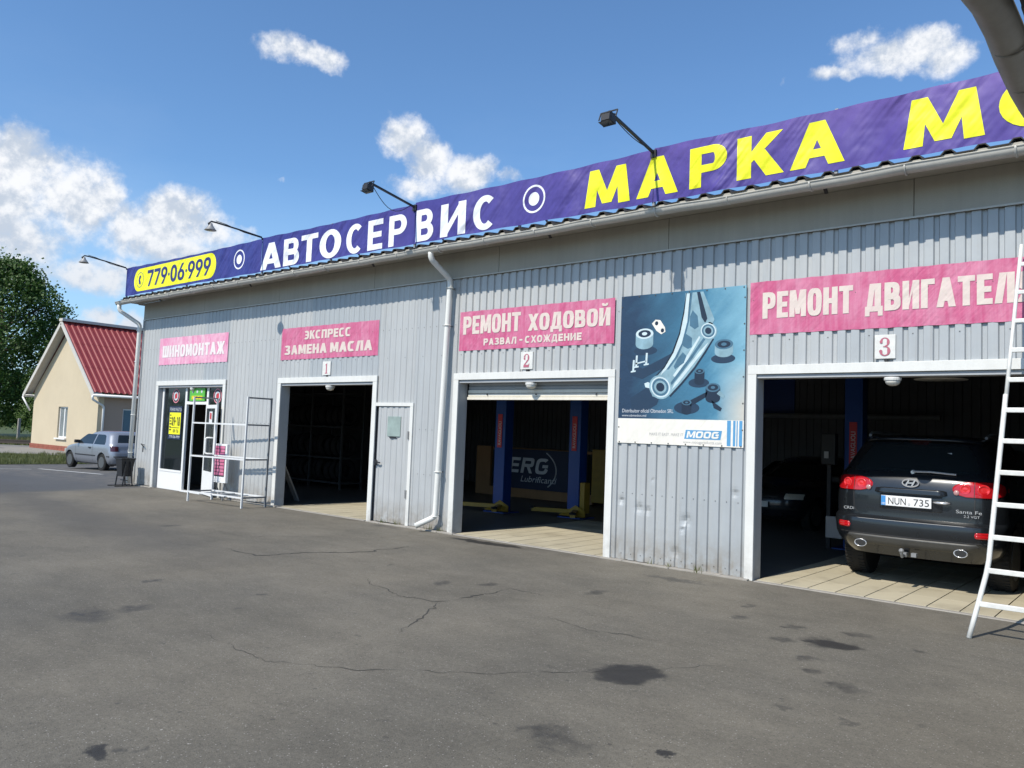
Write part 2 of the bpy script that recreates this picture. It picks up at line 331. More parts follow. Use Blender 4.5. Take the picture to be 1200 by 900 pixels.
def poster_blue():
    mt, t, b = bsdf('poster_blue')
    x, y, z = t.sep(t.new('ShaderNodeNewGeometry').outputs['Position'])
    pos = t.new('ShaderNodeNewGeometry').outputs['Position']
    u = t.rng(x, -5.91, -4.1); v = t.rng(z, 1.92, 3.6)
    g = t.math('ADD', u, t.math('MULTIPLY_ADD', t.noise(t.comb(t.math('ADD', x, z), 0.0, t.math('MULTIPLY', t.math('SUBTRACT', z, x), 3)), .9, 4), .5, -.25))
    c = t.mix(t.rng(g, .1, .75), (.018, .042, .085), (.055, .19, .30)); c = t.mix(t.rng(g, .7, 1.1), c, (.24, .46, .56))
    low = t.math('MULTIPLY', t.rng(u, .8, 1.0), t.rng(v, .45, .1)); c = t.mix(low, c, (.52, .50, .44))
    t.l.new(c, b.inputs['Base Color']); b.inputs['Roughness'].default_value = .35
    bn = t.new('ShaderNodeBump'); bn.inputs['Strength'].default_value = .3; bn.inputs['Distance'].default_value = .05
    t.l.new(t.noise(pos, 3, 4), bn.inputs['Height']); t.l.new(bn.outputs[0], b.inputs['Normal'])
    return mt
M['poster_blue'] = poster_blue()
M['p_light'] = mat('print_silver', (.22, .35, .41), .35, vary=.45, vs_=8)
M['p_pale'] = mat('print_highlight', (.52, .63, .66), .35, vary=.2, vs_=8)
M['p_mid'] = mat('print_steel_blue', (.06, .14, .21), .35, vary=.3, vs_=8)
M['p_dark'] = mat('print_dark_blue', (.010, .022, .045), .4, vary=.2, vs_=8)
M['p_shadow'] = mat('print_shade_blue', (.016, .038, .075), .4, vary=.1, vs_=8)
M['p_blue'] = mat('print_blue', (.09, .29, .52), .4)
M['p_grey'] = mat('print_grey', (.40, .40, .40), .5)
M['yellow_print'] = mat('yellow_print', (.82, .80, .02), .5, vary=.05)
M['green_print'] = mat('green_sign', (.10, .42, .05), .4)
M['suv_paint'] = mat('suv_paint', (.014, .017, .021), .3, metal=.3, vary=.15, vs_=3, spec=.5, coat=.7, obj=True)
M['silver_paint'] = mat('silver_paint', (.27, .29, .33), .32, metal=.4, vary=.05, coat=.5, obj=True)
M['dark_paint'] = mat('dark_paint', (.02, .022, .03), .3, metal=.3, coat=.5, obj=True)
M['trim_dark'] = mat('plastic_trim', (.025, .025, .027), .6, obj=True)
M['skid'] = mat('skid_silver', (.065, .065, .062), .5, metal=.3, vary=.2, vs_=9, obj=True)
M['tail_red'] = mat('tail_lens', (.42, .008, .012), .12, vary=.25, vs_=22, coat=.8, obj=True)
M['tail_bright'] = mat('tail_lens_bright', (.70, .03, .035), .1, vary=.2, vs_=20, coat=.8, obj=True)
M['tail_clear'] = mat('tail_lens_clear', (.45, .25, .25), .1, coat=.8, obj=True)
M['tail_dark'] = mat('tail_lens_dark', (.06, .012, .015), .15, coat=.6, obj=True)
M['plate_white'] = mat('plate_white', (.74, .75, .76), .4, obj=True)
M['plate_blue'] = mat('plate_blue', (.05, .25, .60), .4, obj=True)
M['ink'] = mat('black_ink', (.02, .02, .02), .5)

# ------------------------------------------------------------------ mesh helpers
OFF = {}          # world offset of each root whose children are given in world coordinates
def tag(o, label=None, cat=None, group=None, kind=None):
    if label: o['label'] = label
    if cat: o['category'] = cat
    if group: o['group'] = group
    if kind: o['kind'] = kind
    return o
def root(name, loc, label, cat, group=None, rz=0, local=False):
    o = bpy.data.objects.new(name, None); COL.objects.link(o); o.location = loc; o.rotation_euler.z = rz; o.empty_display_size = .2
    OFF[o.name] = Vector((0, 0, 0)) if local else Vector(loc)
    return tag(o, label, cat, group)
class MB:
    def __init__(s): s.v = []; s.f = []
    def add(s, vs, fs):
        b = len(s.v); s.v += [tuple(p) for p in vs]; s.f += [tuple(b + i for i in f) for f in fs]; return s
    def box(s, x0, x1, y0, y1, z0, z1):
        return s.add([(x0, y0, z0), (x1, y0, z0), (x1, y1, z0), (x0, y1, z0), (x0, y0, z1), (x1, y0, z1), (x1, y1, z1), (x0, y1, z1)],
                     [(0, 3, 2, 1), (4, 5, 6, 7), (0, 1, 5, 4), (1, 2, 6, 5), (2, 3, 7, 6), (3, 0, 4, 7)])
    def bar(s, a, b, wd, h=None, up=(0, 0, 1)):
        a, b = Vector(a), Vector(b); h = h or wd; d = (b - a).normalized(); up = Vector(up)
        if abs(d.dot(up)) > .98: up = Vector((0, 1, 0))
        r = d.cross(up).normalized() * wd / 2; u = r.cross(d).normalized() * h / 2
        q = [p + sr * r + su * u for p in (a, b) for sr, su in ((-1, -1), (1, -1), (1, 1), (-1, 1))]
        return s.add(q, [(3, 2, 1, 0), (4, 5, 6, 7), (0, 1, 5, 4), (1, 2, 6, 5), (2, 3, 7, 6), (3, 0, 4, 7)])
    def tube(s, pts, r, n=8, closed=False, caps=True):
        pts = [Vector(p) for p in pts]; N = len(pts); rr = r if isinstance(r, (list, tuple)) else [r] * N
        b = len(s.v); prev = None
        for i, p in enumerate(pts):
            d = ((pts[(i + 1) % N] if (closed or i < N - 1) else p) - (pts[i - 1] if (closed or i > 0) else p)).normalized()
            if prev is None: a = d.orthogonal().normalized()
            else: a = (prev - d * prev.dot(d)).normalized()
            prev = a; c = d.cross(a)
            for k in range(n):
                t = 2 * pi * k / n; s.v.append(tuple(p + (a * cos(t) + c * sin(t)) * rr[i]))
        for i in range(N if closed else N - 1):
            j = (i + 1) % N
            for k in range(n): s.f.append((b + i * n + k, b + i * n + (k + 1) % n, b + j * n + (k + 1) % n, b + j * n + k))
        if caps and not closed:
            s.f.append(tuple(b + k for k in range(n))[::-1]); s.f.append(tuple(b + (N - 1) * n + k for k in range(n)))
        return s
    def lathe(s, prof, c, axis='z', n=16):
        b = len(s.v); c = Vector(c)
        for r, h in prof:
            for k in range(n):
                t = 2 * pi * k / n
                q = (r * cos(t), r * sin(t), h)
                if axis == 'x': q = (h, r * cos(t), r * sin(t))
                if axis == 'y': q = (r * cos(t), h, r * sin(t))
                s.v.append(tuple(c + Vector(q)))
        for i in range(len(prof) - 1):
            for k in range(n): s.f.append((b + i * n + k, b + i * n + (k + 1) % n, b + (i + 1) * n + (k + 1) % n, b + (i + 1) * n + k))
        s.f.append(tuple(b + k for k in range(n))[::-1]); s.f.append(tuple(b + (len(prof) - 1) * n + k for k in range(n)))
        return s
    def grid(s, fn, nu, nv):
        b = len(s.v)
        for j in range(nv + 1):
            for i in range(nu + 1): s.v.append(tuple(fn(i / nu, j / nv)))
        for j in range(nv):
            for i in range(nu):
                a = b + j * (nu + 1) + i; s.f.append((a, a + 1, a + nu + 2, a + nu + 1))
        return s
    def prism(s, poly, d):
        """polygon extruded by vector d"""
        n = len(poly); d = Vector(d); q = [Vector(p) for p in poly]
        return s.add(q + [p + d for p in q], [tuple(range(n))[::-1], tuple(range(n, 2 * n))] + [(i, (i + 1) % n, n + (i + 1) % n, n + i) for i in range(n)])
    def build(s, name, mt, parent=None, smooth=False, bevel=0, solid=0, fix=True):
        off = OFF.get(parent.name, Vector()) if parent else Vector()
        while parent and parent.name not in OFF and parent.parent: 
            off = OFF.get(parent.parent.name, Vector()); break
        me = bpy.data.meshes.new(name)
        me.from_pydata([(x - off.x, y - off.y, z - off.z) for x, y, z in s.v], [], s.f)
        if fix:
            bm = bmesh.new(); bm.from_mesh(me); bmesh.ops.recalc_face_normals(bm, faces=bm.faces); bm.to_mesh(me); bm.free()
        if isinstance(mt, str): mt = M[mt]
        me.materials.append(mt)
        if smooth: me.polygons.foreach_set('use_smooth', [True] * len(me.polygons))
        me.update()
        o = bpy.data.objects.new(name, me); COL.objects.link(o)
        if parent: o.parent = parent
        if bevel:
            md = o.modifiers.new('bevel', 'BEVEL'); md.width = bevel; md.segments = 2; md.limit_method = 'ANGLE'
        if solid:
            md = o.modifiers.new('solid', 'SOLIDIFY'); md.thickness = solid; md.offset = 0
        return o
def smooth_by_angle(o, ang=40):
    me = o.data; bm = bmesh.new(); bm.from_mesh(me)
    for e in bm.edges: e.smooth = e.is_manifold and e.calc_face_angle(0) < radians(ang)
    for f in bm.faces: f.smooth = True
    bm.to_mesh(me); bm.free()

# ------------------------------------------------------------------ lettering: own heavy alphabet made of strokes
def glyph(ch, wd, t, h, e=2.0):
    P = []
    def R(x0, y0, x1, y1): P.append([(x0, y0), (x1, y0), (x1, y1), (x0, y1)])
    def D(x0, y0, x1, y1, q=None):
        q = q or t; P.append([(x0, y0), (x0 + q, y0), (x1 + q, y1), (x1, y1)])
    def arc(cx, cy, rx, ry, a0, a1, n=14, tt=None, hh=None):
        tt = tt or t; hh = hh or h; o_, i_ = [], []
        for k in range(n + 1):
            a = radians(a0 + (a1 - a0) * k / n); c, s_ = cos(a), sin(a)
            c2 = math.copysign(abs(c) ** (2 / e), c); s2 = math.copysign(abs(s_) ** (2 / e), s_)
            o_.append((cx + rx * c2, cy + ry * s2)); i_.append((cx + (rx - tt) * c2, cy + (ry - hh) * s2))
        for k in range(n): P.append([o_[k], o_[k + 1], i_[k + 1], i_[k]])
    def bowl(x1, y0, y1, right=True):
        ry = (y1 - y0) / 2; rx = min((x1 - t * .5) * .75, ry * 1.15)
        if right:
            R(t * .5, y1 - h, x1 - rx, y1); R(t * .5, y0, x1 - rx, y0 + h); arc(x1 - rx, y0 + ry, rx, ry, -90, 90)
        else:
            x0 = wd - x1; R(x0 + rx, y1 - h, wd - t * .5, y1); R(x0 + rx, y0, wd - t * .5, y0 + h); arc(x0 + rx, y0 + ry, rx, ry, 90, 270)
    c = ch
    if c == 'А': D(0, 0, wd / 2 - t / 2, 1); D(wd - t, 0, wd / 2 - t / 2, 1); R(wd * .22, .2, wd * .78, .2 + h)
    elif c == 'В': R(0, 0, t, 1); bowl(wd * .93, .5 - h * .4, 1); bowl(wd, 0, .5 + h * .4)
    elif c == 'Г': R(0, 0, t, 1); R(t, 1 - h, wd, 1)
    elif c == 'Д': R(0, 0, wd, h); R(0, -.16, t * .75, .01); R(wd - t * .75, -.16, wd, .01); D(wd * .1, h, wd * .26, 1, t * .9); R(wd * .9 - t, h, wd * .9, 1); R(wd * .3, 1 - h, wd * .9 - t, 1)
    elif c == 'Е': R(0, 0, t, 1); R(t, 1 - h, wd, 1); R(t, .5 - h / 2, wd * .92, .5 + h / 2); R(t, 0, wd, h)
    elif c == 'Ж': R(wd / 2 - t * .45, 0, wd / 2 + t * .45, 1); D(0, 0, wd * .36 - t * .3, .55, t * .9); D(0, 1, wd * .36 - t * .3, .45, t * .9); D(wd - t * .9, 0, wd * .64 - t * .6, .55, t * .9); D(wd - t * .9, 1, wd * .64 - t * .6, .45, t * .9)
    elif c in 'З3': arc(wd * .46, .74, wd * .47, .26, 160, -88, tt=t, hh=h * .9); arc(wd * .48, .28, wd * .52, .28, 88, -160, hh=h * .9); R(wd * .3, .5 - h * .38, wd * .55, .5 + h * .4)
    elif c in 'ИЙ':
        R(0, 0, t, 1); R(wd - t, 0, wd, 1); P.append([(t, .08), (wd - t, .62), (wd - t, .92), (t, .38)])
        if c == 'Й': arc(wd / 2, 1.26, wd * .28, .17, 180, 360, tt=t * .55, hh=h * .6)
    elif c == 'К': R(0, 0, t, 1); P.append([(t, .36), (t, .62), (wd - t * 1.12, 1), (wd, 1)]); P.append([(wd - t * 1.1, 0), (wd + t * .1, 0), (wd * .62, .62), (wd * .32, .52)])
    elif c == 'Л': D(0, 0, wd * .24, 1); R(wd - t, 0, wd, 1); R(wd * .24 + t, 1 - h, wd - t, 1)
    elif c == 'М': R(0, 0, t * .95, 1); R(wd - t * .95, 0, wd, 1); P.append([(t * .5, 1), (t * 1.15, 1), (wd / 2 + t * .38, .1), (wd / 2 - t * .38, .1)]); P.append([(wd - t * .5, 1), (wd - t * 1.15, 1), (wd / 2 - t * .38, .1), (wd / 2 + t * .38, .1)])
    elif c == 'm': P.append([(0, 0), (t, 0), (t * 1.25, 1), (t * .42, 1)]); P.append([(wd, 0), (wd - t, 0), (wd - t * 1.25, 1), (wd - t * .42, 1)]); P.append([(t * .42, 1), (t * 1.25, 1), (wd / 2 + t * .42, .06), (wd / 2 - t * .42, .06)]); P.append([(wd - t * .42, 1), (wd - t * 1.25, 1), (wd / 2 - t * .42, .06), (wd / 2 + t * .42, .06)])
    elif c == 'Н': R(0, 0, t, 1); R(wd - t, 0, wd, 1); R(t, .5 - h / 2, wd - t, .5 + h / 2)
    elif c in 'О0': arc(wd / 2, .5, wd / 2, .51, 0, 360, 28)
    elif c == 'П': R(0, 0, t, 1); R(wd - t, 0, wd, 1); R(t, 1 - h, wd - t, 1)
    elif c == 'Р': R(0, 0, t, 1); bowl(wd, .36, 1)
    elif c == 'С': arc(wd * .52, .5, wd * .52, .51, 48, 312, 24)
    elif c == 'Т': R(0, 1 - h, wd, 1); R(wd / 2 - t / 2, 0, wd / 2 + t / 2, 1 - h)
    elif c == 'Х': D(0, 0, wd - t, 1); D(wd - t, 0, 0, 1)
    elif c == 'Ш': R(0, 0, t, 1); R(wd - t, 0, wd, 1); R(wd / 2 - t / 2, 0, wd / 2 + t / 2, 1); R(t * .5, 0, wd - t * .5, h)
    elif c == 'Э': arc(wd * .48, .5, wd * .52, .51, 132, -132, 24); R(wd * .3, .5 - h * .45, wd - t, .5 + h * .45)
    elif c == 'Я': R(wd - t, 0, wd, 1); bowl(wd, .40, 1, False); D(0, 0, wd * .42, .45)
    elif c == '1': R(wd * .45, 0, wd * .45 + t, 1); D(wd * .05, .72, wd * .45 - t * .1, 1, t)
    elif c == '8': arc(wd / 2, .73, wd * .46, .28, 0, 360, 20, hh=h * .85); arc(wd / 2, .28, wd / 2, .29, 0, 360, 20, hh=h * .85)
    elif c == '7': R(0, 1 - h, wd, 1); D(wd * .14, 0, wd - t, 1 - h)
    elif c == '9': arc(wd / 2, .68, wd / 2, .33, 0, 360, 24, hh=h * .85); P.append([(wd * .12, 0), (wd * .12 + t * 1.05, 0), (wd, .62), (wd - t, .5)])
    elif c == '6': arc(wd / 2, .32, wd / 2, .33, 0, 360, 24, hh=h * .85); P.append([(wd * .88, 1), (wd * .88 - t * 1.05, 1), (0, .38), (t, .5)])
    elif c == '·': arc(wd / 2, .5, wd / 2, wd / 2, 0, 360, 12, tt=wd / 2 - .001, hh=wd / 2 - .001)
    elif c == '-': R(0, .5 - h / 2, wd, .5 + h / 2)
    elif c == 'G': arc(wd * .52, .5, wd * .52, .51, 48, 350, 24); R(wd * .55, .40, wd, .40 + h)
    elif c == 'R': R(0, 0, t, 1); bowl(wd, .40, 1); D(wd - t * 1.05, 0, wd * .42, .45)
    return P
WID = {'М': 1.22, 'm': 1.3, 'Ш': 1.3, 'Ж': 1.4, 'Д': 1.12, 'Г': .8, 'Х': 1.05, ' ': .5, '·': .25, '-': .5, 'Е': .85, 'О': 1.02, 'А': 1.1, 'Т': .95, 'Л': 1.05}
def lettering(name, text, x0, x1, z0, z1, y, mt, parent, t=.3, h=.2, gap=.14, e=2.0, shear=0, ranges=None, axis='x'):
    """flat print facing -Y; t, h = stroke thickness as a share of the letter width / height"""
    mb = MB(); H = z1 - z0
    if not ranges:
        tot = sum(WID.get(c, 1) for c in text) + gap * (len(text) - 1); k = (x1 - x0) / tot; x = x0; ranges = []
        for c in text: ranges.append((x, x + WID.get(c, 1) * k)); x += (WID.get(c, 1) + gap) * k
        unit = k
    else: unit = None
    for c, rg in zip(text, ranges):
        if c == ' ': continue
        W = (rg[1] - rg[0]); un = unit or W / WID.get(c, 1)
        for i, poly in enumerate(glyph(c, W / H, t * un / H, h, e)):
            q = [(rg[0] + (px + shear * py) * H, y - i * .00012 , z0 + pz * H) for px, pz in poly for py in (pz,)]
            mb.add(q, [tuple(range(len(q)))])
    o = mb.build(name, mt, parent, fix=False)
    bm = bmesh.new(); bm.from_mesh(o.data)
    for f in bm.faces:
        f.normal_update()
        if f.normal.y > 0: f.normal_flip()
    bm.to_mesh(o.data); bm.free()
    return o
def small_text(name, text, x, z, size, y, mt, parent, sx=1.0, shear=0, width=None, rot=None, local_matrix=None):
    """plain text turned into a mesh, facing -Y"""
    cu = bpy.data.curves.new('text', 'FONT'); cu.body = text; cu.size = size; cu.shear = shear
    ob = bpy.data.objects.new('text', cu); COL.objects.link(ob)
    dg = bpy.context.evaluated_depsgraph_get(); me = bpy.data.meshes.new_from_object(ob.evaluated_get(dg))
    bpy.data.objects.remove(ob)
    off = OFF.get(parent.name, None)
    if off is None and parent.parent: off = OFF.get(parent.parent.name, Vector())
    off = off or Vector()
    if width and len(me.vertices):
        w_ = max(v.co.x for v in me.vertices) - min(v.co.x for v in me.vertices); sx = width / max(w_, 1e-6)
    for v in me.vertices:
        lx, lz = v.co.x * sx, v.co.y
        if rot: lx, lz = lx * cos(rot) - lz * sin(rot), lx * sin(rot) + lz * cos(rot)
        v.co = Vector((x + lx, y, z + lz)) - off
    me.materials.clear(); me.materials.append(M[mt] if isinstance(mt, str) else mt)
    o = bpy.data.objects.new(name, me); COL.objects.link(o); o.parent = parent
    return o

# ------------------------------------------------------------------ ground
def zg(x): return 0.0 if x > -21 else max(-.38, (x + 21) * .0272)
g = MB()
xs = [-900, -300, -120, -60, -45, -40, -35, -31, -28, -25, -23, -21, -15, -8, 0, 20, 120, 900]; ys = [-300, -60, -20, -9, -4, -.01]
def strip(mb, xs, ys, dz=0):
    b = len(mb.v)
    for y in ys:
        for x in xs: mb.v.append((x, y, zg(x) + dz))
    n = len(xs)
    for j in range(len(ys) - 1):
        for i in range(n - 1): mb.f.append((b + j * n + i, b + j * n + i + 1, b + (j + 1) * n + i + 1, b + (j + 1) * n + i))
strip(g, xs, [-300, -60, -20, -9, -4, -.0, 20, 60, 400, 900], -.004)
gr = MB(); strip(gr, xs, [-900, 900], -.05)
M['field'] = leaf_mat('field_grass', (.075, .10, .03), (.10, .13, .035), (.13, .14, .06))
tag(gr.build('ground', 'field', fix=False), kind='structure', label='green field beyond the yard')
ya = MB(); strip(ya, [-45, -40, -35, -31, -28, -25, -23, -21, -15, -8, 0, 20, 60], [-60, -30, -12, -6, -2, -.02])
yb = [x for x in (-45, -40, -35, -31, -28, -25, -23, -21, -20.3)]
strip(ya, yb, [-.02, 1.2, 4.2, 20])
tag(ya.build('asphalt_yard', 'asphalt', fix=False), kind='structure', label='worn grey asphalt yard with oil stains')
# verge in front of the house, gravel strip behind it
vg = MB()
vg.add([(-36.1, .3, zg(-36) + .02), (-36.3, 9.1, zg(-36) + .02), (-45.1, 9.15, -.36), (-45.0, 2.8, -.36)], [(0, 1, 2, 3)])
vg.add([(-45.0, -3.0, -.36), (-45.0, 9.3, -.36), (-50, 9.3, -.36), (-50, -3, -.36)], [(0, 1, 2, 3)])
vg.add([(-45.0, -3.0, -.365), (-35.9, -3.0, -.365), (-36.1, .3, -.365), (-45.0, 2.8, -.365)], [(0, 1, 2, 3)])
tag(vg.build('verge', 'field', fix=False), kind='structure', label='grassy verge in front of the cream house')
gv = MB(); R2 = Vector((.765, .643, 0)); F2 = Vector((-.643, .765, 0))
c0 = Vector((-56.5, 8.4, 0))
def pl(a, b, z): q = c0 + R2 * a + F2 * b; return (q.x, q.y, z)
gv.add([pl(-40, -9, -.352), pl(60, -9, -.352), pl(60, 2.2, -.352), pl(-40, 2.2, -.352)], [(0, 1, 2, 3)])
tag(gv.build('gravel_strip', 'gravel', fix=False), kind='structure', label='grey gravel strip beside the railway track')
for k in (0, 1):
    rl = MB(); rl.bar(pl(-40, .3 + k * 1.5, -.1), pl(60, .3 + k * 1.5, -.1), .09, .17); rl.bar(pl(-40, .3 + k * 1.5, -.01), pl(60, .3 + k * 1.5, -.01), .13, .035)
    tag(rl.build('railway_rail', 'steel_rail'), ('nearer' if k == 0 else 'farther') + ' dark rusty rail of the track left of the cream house', 'rail', 'rails of the railway track')
# white road lines
for a, b, lb in (((-32.3, .4), (-31.24, 1.42), 'short worn white line on the far dark asphalt at the picture edge'), ((-31.72, 1.81), (-26.04, 1.67), 'long worn white parking line in front of the silver hatchback')):
    a, b = Vector(a), Vector(b); d = (b - a).normalized(); nrm = Vector((-d.y, d.x)) * .07; ln = MB(); N = 12
    for i in range(N + 1):
        q = a.lerp(b, i / N)
        for s_ in (-1, 1): r_ = q + nrm * s_; ln.v.append((r_.x, r_.y, zg(r_.x) + .006))
    for i in range(N): ln.f.append((2 * i, 2 * i + 2, 2 * i + 3, 2 * i + 1))
    tag(ln.build('painted_line', 'line_paint', fix=False), lb, kind='structure')
# cracks
CRK = [[(-9.57, -3.6), (-8.9, -3.69), (-8.7, -3.1), (-8.44, -2.55), (-8.33, -2.25), (-8.39, -1.5)], [(-6.92, -3.55), (-6.31, -3.77), (-5.83, -3.85), (-5.48, -3.79), (-5.46, -3.26), (-5.47, -2.72), (-4.96, -2.78)], [(-5.48, -3.79), (-5.24, -4.07), (-5.1, -4.42), (-4.95, -4.95)],
       [(-5.9, -6.05), (-5.3, -6.1), (-4.88, -6.02), (-4.43, -5.78), (-3.96, -5.42), (-3.56, -4.99), (-3.14, -4.56), (-2.77, -4.01), (-2.48, -3.49)], [(-4.45, -3.45), (-3.81, -3.56), (-3.37, -3.47), (-3.08, -3.42)], [(-11.5, -2.8), (-10.6, -2.9), (-10.1, -2.3), (-9.6, -1.3)]]
for ci, pts in enumerate(CRK):
    cm = MB(); wmax = [.017, .009, .006, .0042, .004, .005][ci]; P = []
    for i in range(len(pts) - 1):
        a, b = Vector(pts[i]), Vector(pts[i + 1]); n = max(3, int((b - a).length / .03))
        for k in range(n):
            q = a.lerp(b, k / n); nz = noise.noise_vector(Vector((q.x * 3, q.y * 3, ci))) * .10 + noise.noise_vector(Vector((q.x * 13, q.y * 13, ci))) * .045
            P.append(Vector((q.x + nz.x, q.y + nz.y)))
    for i, q in enumerate(P):
        d = (P[min(i + 1, len(P) - 1)] - P[max(i - 1, 0)]).normalized(); ww = wmax * (.25 + .75 * sin(pi * i / (len(P) - 1))) * max(.12, .75 + 1.3 * noise.noise(Vector((q.x * 5, q.y * 5, 3))))
        for s_ in (-1, 1): cm.v.append((q.x - d.y * ww * s_, q.y + d.x * ww * s_, .003))
    for i in range(len(P) - 1): cm.f.append((2 * i, 2 * i + 2, 2 * i + 3, 2 * i + 1))
    tag(cm.build('asphalt_crack', 'crack', fix=False), 'thin winding crack in the asphalt', kind='structure')
gb = MB()
def tuft(mb, x, y, z, hgt, n, sp):
    for _ in range(n):
        bx, by = x + random.uniform(-sp, sp), y + random.uniform(-sp, sp); a = random.uniform(0, 6.28); h_ = hgt * random.uniform(.5, 1.2); w_ = hgt * .06
        lx, ly = random.uniform(-.4, .4) * h_, random.uniform(-.4, .4) * h_
        mb.add([(bx - cos(a) * w_, by - sin(a) * w_, z), (bx + cos(a) * w_, by + sin(a) * w_, z), (bx + lx, by + ly, z + h_)], [(0, 1, 2)])
for _ in range(2600):
    y = random.uniform(.3, 9.1); xe = -36.1 - (y - .3) * .02; x = xe - random.uniform(0, 1) ** 1.3 * 9
    if y < .3 + (-36.1 - x) * .28: continue
    tuft(gb, x, y, -.37, random.uniform(.08, .22), 5, .14)
for _ in range(40): tuft(gb, random.uniform(-45.5, -43.5), random.uniform(8.5, 9.1), -.37, .55, 18, .2)
for _ in range(1500):
    q = c0 + R2 * random.uniform(-12, 14) + F2 * random.uniform(2.3, 12); tuft(gb, q.x, q.y, -.38, .45, 5, .3)
tag(gb.build('grass', 'grassm', fix=False), 'rough yellow-green grass by the cream house', kind='stuff')
wd_ = MB()
for cx in (-10.6, -10.25, -9.55, -9.3, -5.2, -4.6):
    for _ in range(2): tuft(wd_, cx + random.uniform(-.12, .12), -.06, 0, .1, 9, .05)
tag(wd_.build('weeds', 'grassm', fix=False), 'small weeds at the foot of the cladding', kind='stuff')

# ------------------------------------------------------------------ workshop building
XL, XR, ZC, YB = -20.2, 8.0, 4.16, 10.5
GATES = [(-19.28, -16.09, 2.59), (-14.08, -11.0, 2.59), (-9.08, -5.98, 2.59), (-4.05, -.93, 2.59)]
bld = root('workshop_building', (XL, 0, 0), 'long grey ribbed-metal car repair workshop with open gates', 'building')
# core wall with openings (behind the cladding)
cw = MB(); xx = XL + .02
for a, b, z in GATES:
    cw.box(xx, a + .1, .02, .16, 0, ZC); cw.box(a + .1, b - .1, .02, .16, z - .12, ZC); xx = b - .1
cw.box(xx, XR, .02, .16, 0, ZC)
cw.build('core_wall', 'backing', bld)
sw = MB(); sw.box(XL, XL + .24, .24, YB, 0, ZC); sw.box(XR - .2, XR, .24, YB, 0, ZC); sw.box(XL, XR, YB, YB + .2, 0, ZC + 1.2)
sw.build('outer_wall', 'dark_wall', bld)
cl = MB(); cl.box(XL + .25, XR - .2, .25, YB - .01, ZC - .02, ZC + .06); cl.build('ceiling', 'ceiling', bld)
# interior ribbed lining of the back wall
lin = MB(); x = XL + .4
while x < XR - .4: lin.box(x, x + .09, YB - .03, YB - .004, 0, ZC - .03); x += .18
tag(lin.build('wall_lining', 'dark_wall', bld), kind='stuff')
# cladding sheets
PER = .15
def sheet(x0, x1, z0, z1, dents=(), nz=1):
    prof = []
    k = math.floor(x0 / PER) - 1
    raw = []
    while k * PER < x1 + PER:
        b = k * PER; dp = -.004 if b > -9.2 else -.017; q1, q2 = (.088, .139) if b > -9.2 else (.075, .130); raw += [(b, -.028), (b + q1, -.028), (b + q1 + .011, dp), (b + q2, dp)]; k += 1
    for i in range(len(raw) - 1):
        (xa, ya_), (xb, yb_) = raw[i], raw[i + 1]
        if xb <= x0 or xa >= x1: continue
        for xq in (max(xa, x0), min(xb, x1)):
            yq = ya_ + (yb_ - ya_) * (xq - xa) / (xb - xa)
            if not prof or xq - prof[-1][0] > 1e-5: prof.append((xq, yq))
    if dents:
        pp = []
        for i in range(len(prof) - 1):
            n = 4
            for j in range(n): pp.append((prof[i][0] + (prof[i + 1][0] - prof[i][0]) * j / n, prof[i][1] + (prof[i + 1][1] - prof[i][1]) * j / n))
        pp.append(prof[-1]); prof = pp
    mb = MB(); n = len(prof)
    for j in range(nz + 1):
        z = z0 + (z1 - z0) * j / nz
        for xq, yq in prof:
            dd = 0
            for ax, azz, r, dep in dents: dd += dep * math.exp(-((xq - ax) ** 2 + (z - azz) ** 2) / (r * r))
            mb.v.append((xq, min(yq + dd, .012), z))
    for j in range(nz):
        for i in range(n - 1): mb.f.append((j * n + i, j * n + i + 1, (j + 1) * n + i + 1, (j + 1) * n + i))
    return mb.build('cladding_sheet', 'cladding', bld, fix=False)
def fill(x0, x1, z0, z1, wdt=1.05, **kw):
    n = max(1, round((x1 - x0) / wdt)); e = [x0 + (x1 - x0) * i / n for i in range(n + 1)]
    e = [e[0]] + [round(v / PER) * PER for v in e[1:-1]] + [e[-1]]
    for a, b in zip(e, e[1:]): sheet(a + .001, b - .001, z0, z1, **kw)
DX0, DX1, DZ = -10.97, -10.04, 2.1
fill(XL + .02, -19.28, .03, ZC, 1.2); fill(-19.28, -16.09, 2.59, ZC); fill(-16.09, -14.08, .03, ZC); fill(-14.08, -11.0, 2.59, ZC)
fill(-11.0, DX1, DZ, ZC, 1.2); fill(DX1, -9.08, .03, ZC, 1.2); fill(-9.08, -5.98, 2.59, ZC)
fill(-5.98, -4.05, .02, ZC, 1.0, dents=[(-5.83, .80, .04, .03), (-5.55, .72, .05, .03), (-5.42, .70, .04, .025), (-4.86, .62, .06, .035), (-4.9, .5, .03, .02), (-4.2, 1.02, .04, .02), (-5.35, 1.1, .02, .012), (-5.0, .2, .06, .02)], nz=110)
fill(-4.05, -.93, 2.59, ZC); fill(-.93, XR, .02, ZC)
# screws
sc = MB()
def screw(x, z): sc.lathe([(.0065, 0), (.005, -.005)], (x, -.030, z), 'y', 6)
k = math.floor(XL / PER)
while k * PER < 2:
    xq = k * PER + .044
    for z in (3.40, 2.9, 1.66, .91, .10):
        if any(a - .1 < xq < b + .1 and z < 2.7 for a, b, _ in GATES) or (DX0 - .05 < xq < DX1 + .05 and z < 2.2) or xq < XL + .05: continue
        if z == 2.9 and k % 3: continue
        screw(xq, z)
    k += 1
tag(sc.build('screw', 'screw', bld), kind='stuff')
